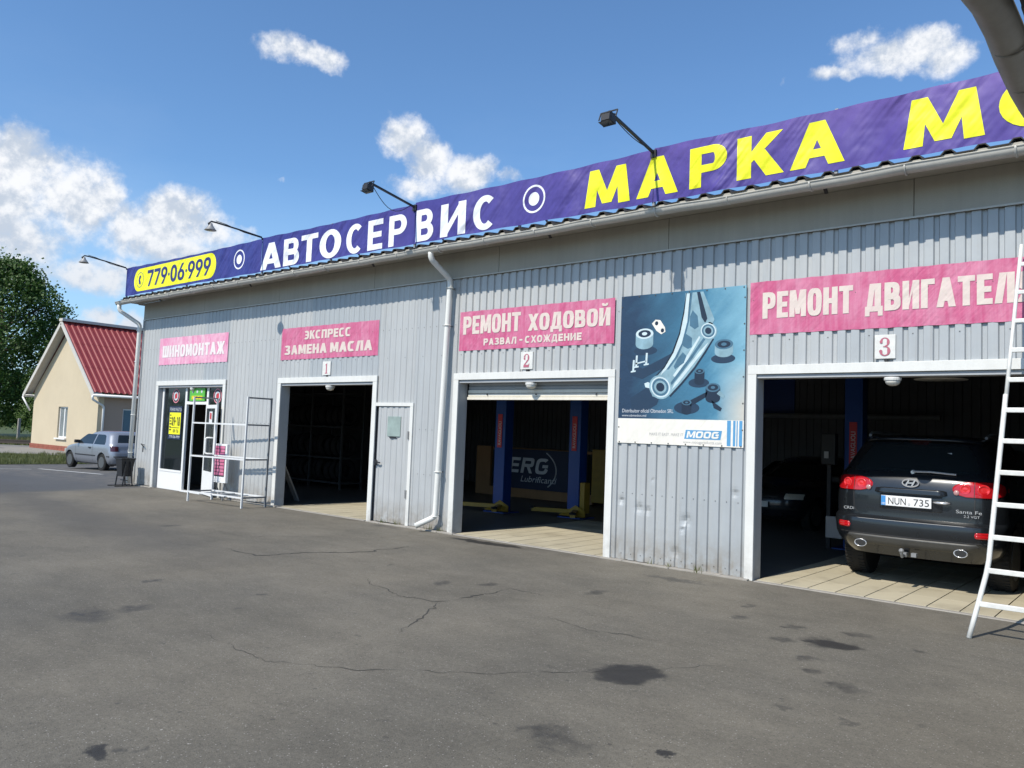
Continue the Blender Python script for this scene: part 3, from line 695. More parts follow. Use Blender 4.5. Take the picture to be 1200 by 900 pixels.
# small personnel door beside gate 1
sheet(DX0 + .04, DX1 - .06, .03, DZ - .06)
df = MB(); df.box(DX0 - .03, DX1 + .02, -.050, -.030, DZ - .05, DZ + .01); df.box(DX1 - .055, DX1 + .02, -.052, -.031, .02, DZ - .052)
dob = df.build('door_frame', 'white', bld)
for z in (1.55, .55): MB().box(DX1 - .075, DX1 - .045, -.075, -.052, z - .07, z + .07).build('hinge', 'grey_metal', dob)
hd = MB(); hd.box(-10.94, -10.90, -.075, -.045, 1.0, 1.1); hd.bar((-10.92, -.08, 1.06), (-10.78, -.08, 1.05), .022); hd.tube([(-10.92, -.05, 1.06), (-10.92, -.09, 1.06)], .012)
hd.build('door_handle', 'black', dob)
ob = tag(MB().box(-10.67, -10.33, -.040, -.031, 1.52, 1.87).build('notice_board', mat('faded_notice', (.26, .33, .31), .6, vary=.35, vs_=9), None, bevel=.004), 'faded green notice plate on the small wall door', 'notice')
MB().box(-10.6, -10.42, -.046, -.0405, 1.49, 1.515).build('clip', 'black', ob)
# gate frames and reveals
for gi, (a, b, z) in enumerate(GATES):
    q = MB().box(a - .005, a + .105, -.055, -.028, 0, z - .105); q.build('frame_board', 'white', bld, bevel=.003)
    if gi != 3 or True: MB().box(b - .105, b + .005, -.055, -.028, 0, z - .105).build('frame_board', 'white', bld, bevel=.003)
    MB().box(a - .005, b + .005, -.056, -.028, z - .103, z + .005).build('frame_board', 'white', bld, bevel=.003)
    for q in ((a + .06, a + .108, 0, z - .109), (b - .108, b - .06, 0, z - .109), (a + .109, b - .109, z - .15, z - .107)): MB().box(q[0], q[1], -.027, .17, q[2], q[3]).build('gate_reveal', 'reveal', bld)
MB().box(-9.2, -9.06, -.05, .0, 0, 2.6)
# concrete ring beam under the eaves, joints between lengths
x = XL
while x < XR:
    e = min(x + 3.0, XR); MB().box(x + .003, e - .003, -.05, .24, ZC + .006, 4.60).build('ring_beam', 'concrete', bld, bevel=.004); x = e
drip = MB().box(XL, XR, -.062, -.05, ZC + .001, ZC + .02); drip.build('drip_edge', 'gutter', bld)
sf = MB().box(XL - .35, XR, -.46, -.052, 4.60, 4.615); sf.box(XL - .35, XR, -.475, -.461, 4.54, 4.66); sf.box(XL - .35, XL - .002, -.05, YB, 4.585, 4.60); sf.build('soffit', 'concrete', bld)  # upright strip behind the gutter is added to block a sun leak
# corrugated roof (trapezoid waves seen end-on above the gutter)
rf = MB(); pr = []
x = XL - .38
while x < XR: pr += [(x, 0), (x + .13, 0), (x + .17, .045), (x + .23, .045), (x + .27, 0)]; x += .30
n = len(pr)
for yq, zq in ((-.50, 4.652), (YB + .4, 6.4)):
    for px_, pz_ in pr: rf.v.append((px_, yq, zq + pz_))
for i in range(n - 1): rf.f.append((i, i + 1, n + i + 1, n + i))
rf.build('roof', 'roof_black', bld, fix=False, solid=.012)
# gutter, joint rings, brackets
GY, GZ = -.54, 4.575
gt = MB(); N = 12
gx = [XL - .42 + i * (XR + .42 - XL) / 56 for i in range(57)]
prof = [(cos(radians(a)) * .072, sin(radians(a)) * .072) for a in range(180, 361, 15)]; prof = [(-.078, .012), (-.086, .006)] + prof + [(.076, .006)]
for i, x in enumerate(gx):
    sag = .006 * sin(i * .9) + .005 * sin(i * 2.3)
    for a, b in prof: gt.v.append((x, GY + a, GZ + b + sag))
n = len(prof)
for i in range(len(gx) - 1):
    for k in range(n - 1): gt.f.append((i * n + k, i * n + k + 1, (i + 1) * n + k + 1, (i + 1) * n + k))
gut = gt.build('gutter', 'gutter', bld, smooth=True, solid=.004)
x = XL + .4; i = 0
while x < 3:
    mb = MB()
    mb.tube([(x, GY + cos(radians(a)) * .078, GZ + sin(radians(a)) * .078) for a in range(175, 366, 19)], .012 if i % 2 else .009, 6); mb.build('gutter_ring', 'gutter', gut, smooth=True)
    if i % 4 == 1:
        MB().bar((x + .1, -.44, 4.59), (x + .1, -.34, 4.50), .04, .014).build('gutter_bracket', 'black', gut)
    x += .98; i += 1
# downpipes
def pipe(pts, r, nm='downpipe'):
    o = MB().tube(pts, r, 14).build(nm, 'pipe', bld, smooth=True); return o
def ease(pts, r=.07):
    out = [Vector(pts[0])]
    for a, b, c in zip(pts, pts[1:], pts[2:]):
        a, b, c = Vector(a), Vector(b), Vector(c); u = (a - b).normalized(); v = (c - b).normalized()
        for k in range(5):
            t = k / 4; out.append((b + u * r) * (1 - t) ** 2 + 2 * t * (1 - t) * b + (b + v * r) * t * t)
    return out + [Vector(pts[-1])]
p2 = pipe(ease([(-9.24, -.54, 4.52), (-9.24, -.54, 4.42), (-9.18, -.13, 4.14), (-9.29, -.13, .25), (-9.56, -.30, .09)]), .047)
for z in (4.0, 3.38, .98, .26):
    px2 = -9.29 + .11 * (z - .25) / 3.9
    MB().tube([(px2 + cos(a) * .056, -.13 + sin(a) * .056, z) for a in [2 * pi * k / 14 for k in range(14)]], .009, 6, closed=True).build('pipe_collar', 'pipe', p2, smooth=True)
    MB().bar((px2, -.08, z), (px2, -.02, z), .02).build('pipe_clip', 'grey_metal', p2)
p1 = pipe(ease([(-20.52, -.54, 4.52), (-20.52, -.54, 4.38), (-20.24, -.12, 4.05), (-20.30, -.12, .03)]), .05)
for z in (3.9, 3.1, 1.75, .8):
    MB().tube([(-20.27 + cos(a) * .056, -.12 + sin(a) * .056, z) for a in [2 * pi * k / 14 for k in range(14)]], .009, 6, closed=True).build('pipe_collar', 'pipe', p1, smooth=True)
ct = MB().box(XL - .03, XL + .03, -.045, .0, 0, ZC); ct.box(XL - .03, XL - .004, -.0, 1.0, 0, ZC); ct.build('corner_trim', 'cladding', bld)
hk = MB().bar((-19.75, -.03, 1.02), (-19.75, -.09, 1.02), .015); hk.bar((-19.80, -.09, 1.04), (-19.66, -.09, .98), .018); hk.bar((-19.68, -.09, 1.0), (-19.68, -.09, .84), .018); hk.build('wall_hook', 'black', bld)

# floor with tile strip at the gates
fl = MB().box(XL + .24, XR - .2, .02, YB, -.08, .0); flo = tag(fl.build('floor', 'floor'), 'dim concrete floor of the workshop with beige tiled gateways', kind='structure')
flo.location = (0, 0, 0)
TS = .31; TW = .297
def tiles(x0, x1, y1, ph, mx=999):
    me = None; i0 = math.floor((x0 - ph) / TS); y = .0
    rows = int(y1 / .62)
    for j in range(rows):
        i = i0
        while ph + i * TS < x1:
            a = max(ph + i * TS, x0); b = min(ph + i * TS + TW, x1); i += 1
            if b - a < .04: continue
            full = abs(b - a - TW) < 1e-4
            if full and me:
                o = bpy.data.objects.new('tile', me); COL.objects.link(o); o.parent = flo
            else:
                mb = MB().box(0, b - a, 0, .607, 0, .012); o = mb.build('tile', 'tile', flo)
                if full: me = o.data
            o.location = (a, y + .006, .001 + random.uniform(-.0006, .0006)); 
        y += .62
tiles(-8.95, -6.1, 3.8, -3.605 - 31 * .31 + .15); tiles(-3.92, -1.05, 3.8, -3.605); tiles(-13.95, -11.13, 2.6, -3.605)
for a, b, z in GATES[1:]:
    mb = MB().box(a + .13, b - .13, -.09, -.004, -.02, .010); tag(mb.build('threshold', 'kerb', bevel=.006), 'concrete threshold strip at a gate', kind='structure')
fo = MB()
for i in range(80):
    x0 = XL + i * (XR - XL) / 80
    if any(a < x0 < b - .2 for a, b, _ in GATES): continue
    fo.box(x0, x0 + (XR - XL) / 80, -.10 - random.uniform(0, .03), -.001, -.02, .012 + random.uniform(0, .012))
tag(fo.build('footing_strip', 'kerb', bevel=.006), 'rough concrete footing along the wall', kind='structure')

# gate 0: glazed shop entrance
a, b, z = GATES[0]
ent = root('shop_entrance', (a, .1, 0), 'white framed glazed shop entrance with its door standing open', 'entrance')
def fr(x0, x1, z0, z1, y0=.06, y1=.12, nm='frame_bar'): return MB().box(x0, x1, y0, y1, z0, z1).build(nm, 'pvc', ent, bevel=.004)
fr(-19.15, -19.07, .0, 2.43); fr(-18.03, -17.95, 0, 2.43); fr(-19.07, -18.03, 0, .42); fr(-19.15, -16.2, 2.43, 2.49); fr(-19.07, -18.03, .42, .47, .05, .125)
fr(-17.95, -17.05, 2.04, 2.11); fr(-17.05, -16.97, 0, 2.43); fr(-16.28, -16.2, 0, 2.43); fr(-16.97, -16.28, 0, .45)
MB().box(-19.07, -18.03, .085, .095, .47, 2.43).build('pane', 'glass_dark', ent)
MB().box(-16.97, -16.28, .085, .095, .45, 2.43).build('pane', 'glass_dark', ent)
MB().box(-17.95, -17.05, .085, .095, 2.11, 2.43).build('pane', 'glass_dark', ent)
MB().box(-17.95, -17.05, .02, .14, .0, .03).build('sill', 'pvc', ent)
dl = MB()   # door leaf opened outwards, hinged at x=-17.03
hx, hy = -17.02, .04; ang = radians(-15); ux, uy = cos(ang), sin(ang)
def leafbox(s0, s1, z0, z1, th=.05): return [(hx + ux * ss - uy * t_, hy + uy * ss + ux * t_, zz) for zz in (z0, z1) for ss, t_ in ((s0, 0), (s1, 0), (s1, th), (s0, th))]
def addleaf(mb, *q):
    mb.add(leafbox(*q), [(0, 3, 2, 1), (4, 5, 6, 7), (0, 1, 5, 4), (1, 2, 6, 5), (2, 3, 7, 6), (3, 0, 4, 7)])
LW = .88
for q in ((0, .09, .02, 2.03), (LW - .09, LW, .02, 2.03), (.09, LW - .09, 1.95, 2.03), (.09, LW - .09, .02, .55)): addleaf(dl, *q)
dlo = dl.build('door', 'pvc', ent, bevel=.003)
pn = MB(); addleaf(pn, .09, LW - .09, .55, 1.95, .012); pn.build('door_pane', 'glass_dark', dlo)
hx2 = hx + ux * (LW - .1); hy2 = hy + uy * (LW - .1)
MB().tube(ease([(hx2, hy2, .95), (hx2 - .13, hy2 - .10, .95), (hx2 - .13, hy2 - .10, 1.30), (hx2, hy2, 1.30)], .05), .02, 8).build('door_handle', 'pvc', dlo, smooth=True)
q0 = [(hx + ux * s_ + uy * .006 , hy + uy * s_ - ux * .006, zz) for s_, zz in ((.36, 1.62), (.62, 1.62), (.62, 1.88), (.36, 1.88))]
tag(MB().add(q0, [(0, 1, 2, 3)]).build('door_sticker', 'plate_white', None), 'small white sticker with a red mark on the open shop door', 'sticker').name = 'door_sticker'
q1 = [(hx + ux * s_ + uy * .009, hy + uy * s_ - ux * .009, zz) for s_, zz in ((.42, 1.72), (.56, 1.70), (.56, 1.84), (.42, 1.86))]
MB().add(q1, [(0, 1, 2, 3)]).build('red_mark', 'red_print', bpy.data.objects['door_sticker'])
# round tyre stickers
M['sticker_rim'] = mat('sticker_pink', (.70, .25, .30), .4)
def ring_disc(name, cx, cz, r, y, mt, parent=None, rz=1.0, inner=0):
    mb = MB(); n = 28
    if inner:
        for k in range(n):
            t = 2 * pi * k / n
            mb.v += [(cx + cos(t) * r, y, cz + sin(t) * r * rz), (cx + cos(t) * inner, y, cz + sin(t) * inner * rz)]
        for k in range(n): j = (k + 1) % n; mb.f.append((2 * k, 2 * j, 2 * j + 1, 2 * k + 1))
    else:
        mb.v = [(cx + cos(2 * pi * k / n) * r, y, cz + sin(2 * pi * k / n) * r * rz) for k in range(n)]; mb.f = [tuple(range(n))]
    o = mb.build(name, mt, parent, fix=False)
    return o
for cx, lb in ((-18.52, 'round pink-rimmed tyre sticker on the left glass pane above the yellow hours poster'), (-16.62, 'round pink-rimmed tyre sticker on the right glass pane behind the metal rack')):
    rt = ring_disc('round_sticker', cx, 2.24, .17, .0805, 'sticker_rim'); tag(rt, lb, 'sticker', 'round stickers on the entrance glass')
    ring_disc('sticker_face', cx, 2.24, .145, .0795, 'black', rt, inner=0)
    ring_disc('tyre_mark', cx, 2.24, .11, .0788, 'pale_print', rt, inner=.06)
    MB().add([(cx - .06, .0782, 2.17), (cx + .07, .0782, 2.19), (cx + .06, .0782, 2.31), (cx - .03, .0782, 2.29)], [(0, 1, 2, 3)]).build('car_mark', 'red_print', rt)
# opening hours poster
op = MB().box(-18.78, -18.17, .070, .0845, 1.20, 1.99).build('hours_poster', 'navy'); tag(op, 'yellow and blue opening hours poster on the left entrance glass', 'poster')
MB().box(-18.74, -18.20, .066, .0695, 1.32, 1.84).build('yellow_field', 'yellow_print', op)
small_text('print', 'РЕЖИМ РАБОТЫ', -18.75, 1.875, .11, .0685, 'pale_print', op, width=.55)
lettering('print', '09-18', -18.62, -18.23, 1.52, 1.74, .0650, M['ink'], op, t=.34, h=.2, gap=.2)
lettering('print', '09-16', -18.54, -18.28, 1.36, 1.44, .0650, M['ink'], op, t=.3, h=.2, gap=.25)
for i in range(6): MB().box(-18.72, -18.66 + .03 * (i % 2), .0645, .0655, 1.76 - i * .07, 1.79 - i * .07).build('print_line', 'ink', op)
MB().box(-18.70, -18.25, .0645, .0655, 1.47, 1.485).build('print_line', 'ink', op)
small_text('print', '779-06-999', -18.72, 1.23, .09, .0685, 'pale_print', op, width=.50)
# green open sign
gs = MB().box(-17.80, -17.12, .045, .075, 2.12, 2.42).build('open_sign', 'green_print'); tag(gs, 'green light-box sign in the transom above the shop door', 'sign')
MB().box(-17.70, -17.22, .041, .0445, 2.16, 2.24).build('sign_strip', 'yellow_print', gs)
for i in range(3): ring_disc('dot', -17.66 + i * .2, 2.34, .035, .043, 'pale_print', gs)
small_text('print', 'ОТКРЫТО', -17.69, 2.17, .085, .0395, 'red_print', gs, width=.46)

# lamps under lintels
for gi, lb in ((0, 'small white bulkhead lamp over the glazed shop entrance'), (1, 'small white bulkhead lamp over the narrow gate with tyre shelving'), (2, 'small white bulkhead lamp just above the cream roller shutter'), (3, 'small white bulkhead lamp above the dark grey SUV')):
    cx = [-17.65, -12.45, -7.52, -2.42][gi]
    r = root('bulkhead_lamp', (cx, .03, 2.42), lb, 'lamp', 'bulkhead lamps over the gates')
    k_ = .5 if gi == 0 else .72
    MB().lathe([(.12 * k_, .015), (.125 * k_, 0), (.12 * k_, -.02)], (cx, .03, 2.415), 'z', 20).build('lamp_base', 'white_plain', r, smooth=False)
    MB().lathe([(.11 * k_, 0), (.105 * k_, -.03 * k_), (.085 * k_, -.06 * k_), (.05 * k_, -.078 * k_), (.01 * k_, -.083 * k_)], (cx, .03, 2.395), 'z', 20).build('lamp_glass', 'lamp_lens', r, smooth=True)
# roller shutter in gate 2
shs = root('roller_shutter', (-7.5, .2, 2.2), 'mostly raised cream roller shutter hanging in gate 2', 'shutter')
z = 2.455; i = 0
while z > 2.33:
    MB().add([(-8.93, .17, z), (-6.12, .17, z), (-6.12, .155, z - .02), (-8.93, .155, z - .02), (-8.93, .17, z - .055), (-6.12, .17, z - .055), (-6.12, .19, z - .03), (-8.93, .19, z - .03)],
             [(0, 1, 2, 3), (3, 2, 5, 4), (4, 5, 6, 7), (7, 6, 1, 0)]).build('slat', 'reveal', shs); z -= .058
for z in (2.31, 2.25): MB().box(-8.93, -6.12, .145, .175, z - .027, z + .026).build('slat', 'cream_paint', shs, bevel=.006)
MB().box(-8.94, -6.11, .135, .18, 2.175, 2.219).build('bottom_bar', 'cream_paint', shs, bevel=.004)
bl = MB()
for x in (-8.5, -7.5, -6.4): bl.lathe([(.012, 0), (.01, -.01)], (x, .134, 2.26), 'y', 8)
bl.build('bolt', 'black', shs)

# ------------------------------------------------------------------ signs
def hanging(name, label, x0, x1, z0, z1, mt, y=-.036, cat='banner', sag=.012, group=None):
    nx = max(8, int((x1 - x0) / .05)); nz = 10
    def fn(u, v):
        x = x0 + (x1 - x0) * u; zz = z0 + (z1 - z0) * v
        edge = 1 if v in (0, 1) else 0
        w_ = .006 * sin(x * 2 * pi / PER) * (1 - min(1, min(v, 1 - v) * 8)) if True else 0
        zz += (sag * .5 * (abs(sin(x * 2 * pi / .55)) - .5)) * (1 if v in (0, 1) else 0) * (-1 if v == 1 else 1)
        return (x, y + .003 + w_ * .5, zz)
    o = MB().grid(fn, nx, nz).build(name, mt, None, fix=False, smooth=True)
    tag(o, label, cat, group); return o
G_ = 'pink name banners over the gates'
s1 = hanging('cloth_banner', 'badly faded pink tyre service banner above the shop entrance', -19.27, -16.11, 2.99, 3.65, 'pink_faded', group=G_)
lettering('lettering', 'ШИНОМОНТАЖ', -19.1, -16.24, 3.17, 3.46, -.0378, M['cream_faded'], s1, t=.38, h=.2, gap=.1, e=3)
s2 = hanging('cloth_banner', 'pink two-line oil change banner above gate 1', -14.06, -11.03, 2.96, 3.605, 'pink', group=G_)
lettering('lettering', 'ЭКСПРЕСС', -13.29, -11.82, 3.35, 3.52, -.0378, M['cream'], s2, t=.36, h=.22, gap=.12, e=3)
lettering('lettering', 'ЗАМЕНА', -13.93, -12.53, 3.062, 3.252, -.0378, M['cream'], s2, t=.38, h=.23, gap=.1, e=3)
lettering('lettering', 'МАСЛА', -12.43, -11.19, 3.062, 3.252, -.0378, M['cream'], s2, t=.38, h=.23, gap=.1, e=3)
s3 = hanging('cloth_banner', 'pink two-line suspension repair banner above gate 2', -9.01, -6.02, 2.96, 3.60, 'pink', group=G_)
lettering('lettering', 'РЕМОНТ', -8.93, -7.72, 3.225, 3.52, -.0378, M['cream'], s3, t=.38, h=.19, gap=.1, e=3)
lettering('lettering', 'ХОДОВОЙ', -7.57, -6.09, 3.215, 3.47, -.0378, M['cream'], s3, t=.38, h=.19, gap=.1, e=3)
lettering('lettering', 'РАЗВАЛ', -8.47, -7.79, 3.03, 3.14, -.0378, M['cream'], s3, t=.32, h=.24, gap=.16, e=2.5)
lettering('lettering', '-', -7.73, -7.67, 3.03, 3.14, -.0378, M['cream'], s3, t=.32, h=.24)
lettering('lettering', 'СХОЖДЕНИЕ', -7.62, -6.57, 3.03, 3.14, -.0378, M['cream'], s3, t=.32, h=.24, gap=.16, e=2.5)
s4 = hanging('cloth_banner', 'long pink engine repair banner above gate 3', -4.05, -.95, 2.975, 3.625, 'pink', group=G_)
lettering('lettering', 'РЕМОНТ', -3.89, -2.83, 3.165, 3.485, -.0378, M['cream'], s4, t=.4, h=.19, gap=.1, e=3)
lettering('lettering', 'ДВИГАТЕЛЯ', -2.70, -1.08, 3.165, 3.48, -.0378, M['cream'], s4, t=.4, h=.19, gap=.1, e=3)
# number plates
def serif_digit(parent, d, cx, cz, H, y):
    mb = MB(); W = H * .62
    def P(pts):
        i = len(mb.f); mb.add([(cx + a * W / 2, y - i * .0002, cz + b * H / 2) for a, b in pts], [tuple(range(len(pts)))])
    def A(ox, oz, rx, rz, a0, a1, tmax, tmin, n=14):
        for k in range(n):
            q = []
            for kk, s_ in ((k, 1), (k + 1, 1), (k + 1, 0), (k, 0)):
                a = radians(a0 + (a1 - a0) * kk / n); th = tmin + (tmax - tmin) * abs(cos(a)) ** 1.5
                q.append((ox + cos(a) * (rx - (0 if s_ else th)), oz + sin(a) * (rz - (0 if s_ else min(th, .14)))))
            P(q)
    if d == '1':
        P([(-.22, -1), (.30, -1), (.30, 1), (-.12, .8), (-.22, .8)]); P([(-.62, -1), (.70, -1), (.55, -.84), (-.47, -.84)]); P([(-.68, .55), (-.22, .62), (-.12, .82), (-.5, .66)])
    if d == '2':
        A(0, .42, .85, .58, 175, -45, .5, .1); P([(-.5 - .35, .42), (-.35, .42), (-.35, .15), (-.6, .1), (-.8, .2)]); P([(.62, .05), (.28, .12), (-.85, -.72), (-.5, -.72)]); P([(-.85, -1), (.78, -1), (.62, -.62), (-.85, -.66)]); P([(.6, -.7), (.75, -1), (.92, -.45), (.82, -.42)])
    if d == '3':
        A(-.02, .5, .8, .5, 165, -90, .48, .1); A(0, -.46, .9, .54, 90, -165, .52, .1); P([(-.85, .62), (-.4, .62), (-.38, .42), (-.6, .34), (-.82, .42)]); P([(-.92, -.58), (-.42, -.58), (-.4, -.4), (-.66, -.3), (-.9, -.4)]); P([(-.3, .0), (.1, -.02), (.1, .08), (-.3, .05)])
    o = mb.build('digit', 'digit', parent, fix=False)
for d, cx, cz, hw in (('1', -12.5, 2.76, .125), ('2', -7.567, 2.762, .118), ('3', -2.483, 2.765, .108)):
    pl_ = MB().box(cx - hw, cx + hw, -.046, -.030, cz - .132, cz + .132).build('number_plate', 'white_plain', None, bevel=.003)
    tag(pl_, {'1': 'white plate with a slim red numeral one above the narrow gate', '2': 'white plate with a red numeral two above the roller shutter', '3': 'white plate with a red numeral three above the SUV'}[d], 'plate', 'gate number plates'); serif_digit(pl_, d, cx, cz, .205, -.0475)
    nm = MB().lathe([(.02, 0), (.02, -.04)], (cx + .01, -.004, cz - .15), 'y', 8).build('fixing', 'black', pl_)

# parts poster
ps = MB().box(-5.91, -4.10, -.040, -.030, 1.92, 3.60).build('parts_poster', 'poster_blue'); tag(ps, 'large blue poster of silver suspension parts between gates 2 and 3', 'poster')
MB().box(-5.912, -4.098, -.0405, -.0300, 1.585, 1.9195).build('white_strip', 'poster_white', ps)
PX0, PZ0, PW, PH = -5.91, 1.585, 1.81, 2.015
_ly = [0]
def U(px_, py_):   # poster coordinates read off the photograph's poster (0..1 right, 0..1 up)
    return (PX0 + PW * px_, PZ0 + PH * py_)
def pp(name, mt, pts, layer):
    q = [(U(a, b)[0], -.0408 - layer * .00035, U(a, b)[1]) for a, b in pts]
    me = MB(); me.v = q
    from mathutils.geometry import tessellate_polygon
    me.f = [t for t in tessellate_polygon([[Vector((a, c, 0)) for a, b, c in q]])]
    o = me.build(name, mt, ps, fix=False); bm = bmesh.new(); bm.from_mesh(o.data)
    for f in bm.faces:
        f.normal_update()
        if f.normal.y > 0: f.normal_flip()
    bm.to_mesh(o.data); bm.free(); return o
def el_(cx, cy, rx, ry, rot=0, n=24):
    out = []
    for k in range(n):
        t = 2 * pi * k / n; a, b = rx * cos(t), ry * sin(t); out.append((cx + a * cos(rot) - b * sin(rot), cy + a * sin(rot) + b * cos(rot)))
    return out
# cast shade prints
pp('print_shade', 'p_shadow', [(.05, .56), (.2, .5), (.45, .6), (.42, .52), (.2, .43), (.1, .46)], 1)
pp('print_shade', 'p_shadow', [(.1, .3), (.25, .38), (.36, .33), (.33, .26), (.2, .2), (.12, .22)], 1)
for c in ((.84, .55, .09, .03), (.66, .4, .08, .03), (.57, .24, .1, .04), (.22, .62, .1, .03)): pp('print_shade', 'p_shadow', el_(*c), 1)
# control arm
pp('arm_print', 'p_light', [(.54, .985), (.65, .985), (.69, .88), (.73, .78), (.76, .68), (.70, .60), (.62, .50), (.52, .40), (.43, .32), (.36, .295), (.29, .315), (.27, .37), (.31, .44), (.38, .50), (.45, .60), (.50, .72), (.53, .86)], 2)
pp('arm_print', 'p_pale', [(.55, .98), (.58, .98), (.56, .80), (.52, .66), (.47, .57), (.40, .49), (.35, .45), (.38, .50), (.45, .60), (.50, .72), (.53, .86)], 3)
pp('arm_print', 'p_mid', [(.575, .985), (.595, .985), (.575, .80), (.535, .66), (.49, .57), (.42, .49), (.40, .49), (.47, .57), (.52, .66), (.56, .80)], 3)
pp('arm_print', 'p_dark', [(.545, .985), (.55, .985), (.535, .86), (.505, .72), (.455, .60), (.385, .50), (.315, .44), (.27, .37), (.265, .375), (.31, .45), (.38, .51), (.445, .61), (.495, .725), (.525, .86)], 3)
pp('arm_print', 'p_mid', [(.70, .70), (.715, .69), (.60, .55), (.49, .43), (.43, .37), (.42, .385), (.48, .45), (.59, .57)], 3)
pp('arm_print', 'p_pale', [(.655, .70), (.665, .69), (.57, .55), (.47, .44), (.455, .45), (.55, .56)], 3)
pp('arm_print', 'p_dark', [(.76, .68), (.77, .675), (.71, .59), (.63, .49), (.53, .39), (.44, .31), (.43, .32), (.52, .40), (.62, .50), (.70, .60)], 3)
pp('arm_print', 'p_pale', [(.73, .66), (.69, .60), (.50, .40), (.45, .36), (.47, .40), (.66, .60)], 3)
pp('arm_print', 'p_dark', [(.63, .985), (.67, .985), (.72, .82), (.70, .78), (.67, .82)], 4)
pp('arm_print', 'p_light', [(.655, .985), (.68, .985), (.77, .80), (.74, .74)], 5)
for q in ([(.60, .87), (.64, .83), (.65, .76), (.62, .745), (.58, .77), (.58, .83)], [(.55, .72), (.60, .69), (.60, .63), (.57, .62), (.53, .64), (.53, .68)], [(.53, .60), (.56, .575), (.54, .53), (.47, .49), (.46, .51), (.49, .56)]): pp('arm_print', 'p_mid', q, 4)
for cx, cy, s_ in ((.355, .375, 1.0), (.725, .73, .72)):
    for r, mt in ((.095, 'p_light'), (.082, 'p_pale'), (.07, 'p_mid'), (.052, 'p_light'), (.035, 'p_dark')): pp('bushing_print', mt, el_(cx, cy, r * s_, r * .78 * s_ * 1.05, -.3), 5 + (.095 - r) * 60)
pp('bolt_print', 'p_pale', [(.22, .40), (.25, .41), (.29, .39), (.28, .365), (.23, .375)], 4)
# other parts
def drum(cx, cy, rx, ry, hgt, body, top, core):
    pp('part_print', body, [(cx - rx, cy), (cx - rx, cy - hgt)] + [(cx - rx * cos(t), cy - hgt - ry * sin(t)) for t in [pi * k / 10 for k in range(11)]] + [(cx + rx, cy)], 4)
    pp('part_print', top, el_(cx, cy, rx, ry), 5); pp('part_print', core, el_(cx, cy, rx * .72, ry * .7), 6); pp('part_print', top, el_(cx, cy, rx * .3, ry * .32), 7)
drum(.21, .735, .075, .035, .07, 'p_light', 'p_pale', 'p_dark'); drum(.845, .64, .068, .032, .05, 'p_light', 'p_mid', 'p_dark')
pp('part_print', 'poster_white', [(.27, .80), (.30, .825), (.34, .82), (.38, .77), (.385, .74), (.35, .725), (.31, .75)], 7)
pp('part_print', 'p_dark', el_(.31, .80, .014, .014), 8); pp('part_print', 'p_dark', el_(.36, .75, .014, .014), 8)
drum(.665, .475, .038, .018, .07, 'p_dark', 'p_mid', 'p_dark'); drum(.57, .275, .038, .018, .06, 'p_dark', 'p_mid', 'p_dark'); drum(.77, .37, .055, .028, .07, 'p_dark', 'p_mid', 'p_dark')
pp('part_print', 'p_dark', [(.60, .25), (.72, .31), (.73, .345), (.60, .29)], 4); pp('part_print', 'p_light', [(.80, .33), (.85, .30), (.86, .32), (.82, .35)], 8); pp('part_print', 'p_dark', [(.76, .29), (.84, .24), (.83, .22), (.78, .24)], 4)
for q in ((.12, .53), (.145, .56), (.23, .575)):
    pp('clip_print', 'p_pale', [(q[0] - .008, q[1] - .05), (q[0] + .008, q[1] - .05), (q[0] + .012, q[1] + .03), (q[0] - .004, q[1] + .03)], 3)
    pp('clip_print', 'p_pale', [(q[0] - .02, q[1] - .055), (q[0] + .022, q[1] - .05), (q[0] + .022, q[1] - .04), (q[0] - .02, q[1] - .045)], 4)
pp('clip_print', 'p_pale', [(.14, .53), (.23, .545), (.23, .555), (.14, .54)], 3)
small_text('print', 'Distribuitor oficial Obmedon SRL', -5.85, 2.0, .07, -.0425, 'pale_print', ps, width=.78)
small_text('print', 'www.obmedon.md', -5.85, 1.945, .045, -.0425, 'pale_print', ps, width=.38)
small_text('print', 'MAKE IT EASY. MAKE IT', -5.42, 1.70, .055, -.0425, 'p_grey', ps, width=.50)
small_text('print', 'www.moogproducts.com', -4.92, 1.615, .05, -.0425, 'p_grey', ps, width=.54)
MB().add([(-4.90, -.0422, 1.67), (-4.40, -.0422, 1.67), (-4.38, -.0422, 1.785), (-4.88, -.0422, 1.785)], [(0, 1, 2, 3)]).build('logo_field', 'p_blue', ps)
lettering('logo_print', 'MOOG'.replace('M', 'М').replace('O', 'О'), -4.87, -4.43, 1.685, 1.77, -.0428, M['poster_white'], ps, t=.28, h=.24, gap=.12, e=4, shear=.2)
for i, (a, b) in enumerate(((-4.315, -4.265), (-4.235, -4.205), (-4.19, -4.175), (-4.155, -4.115))): MB().add([(a, -.0422, 1.60), (b, -.0422, 1.60), (b, -.0422, 1.915), (a, -.0422, 1.915)], [(0, 1, 2, 3)]).build('stripe_print', 'p_blue', ps)
gr_ = MB()
for i in range(8):
    for z in (3.58, 1.60): gr_.lathe([(.010, 0), (.008, -.004)], (-5.88 + i * .25, -.0425, z), 'y', 8)
for i in range(6):
    for x in (-5.895, -4.115): gr_.lathe([(.010, 0), (.008, -.004)], (x, -.0425, 1.8 + i * .33), 'y', 8)
gr_.build('eyelet', 'screw', ps)

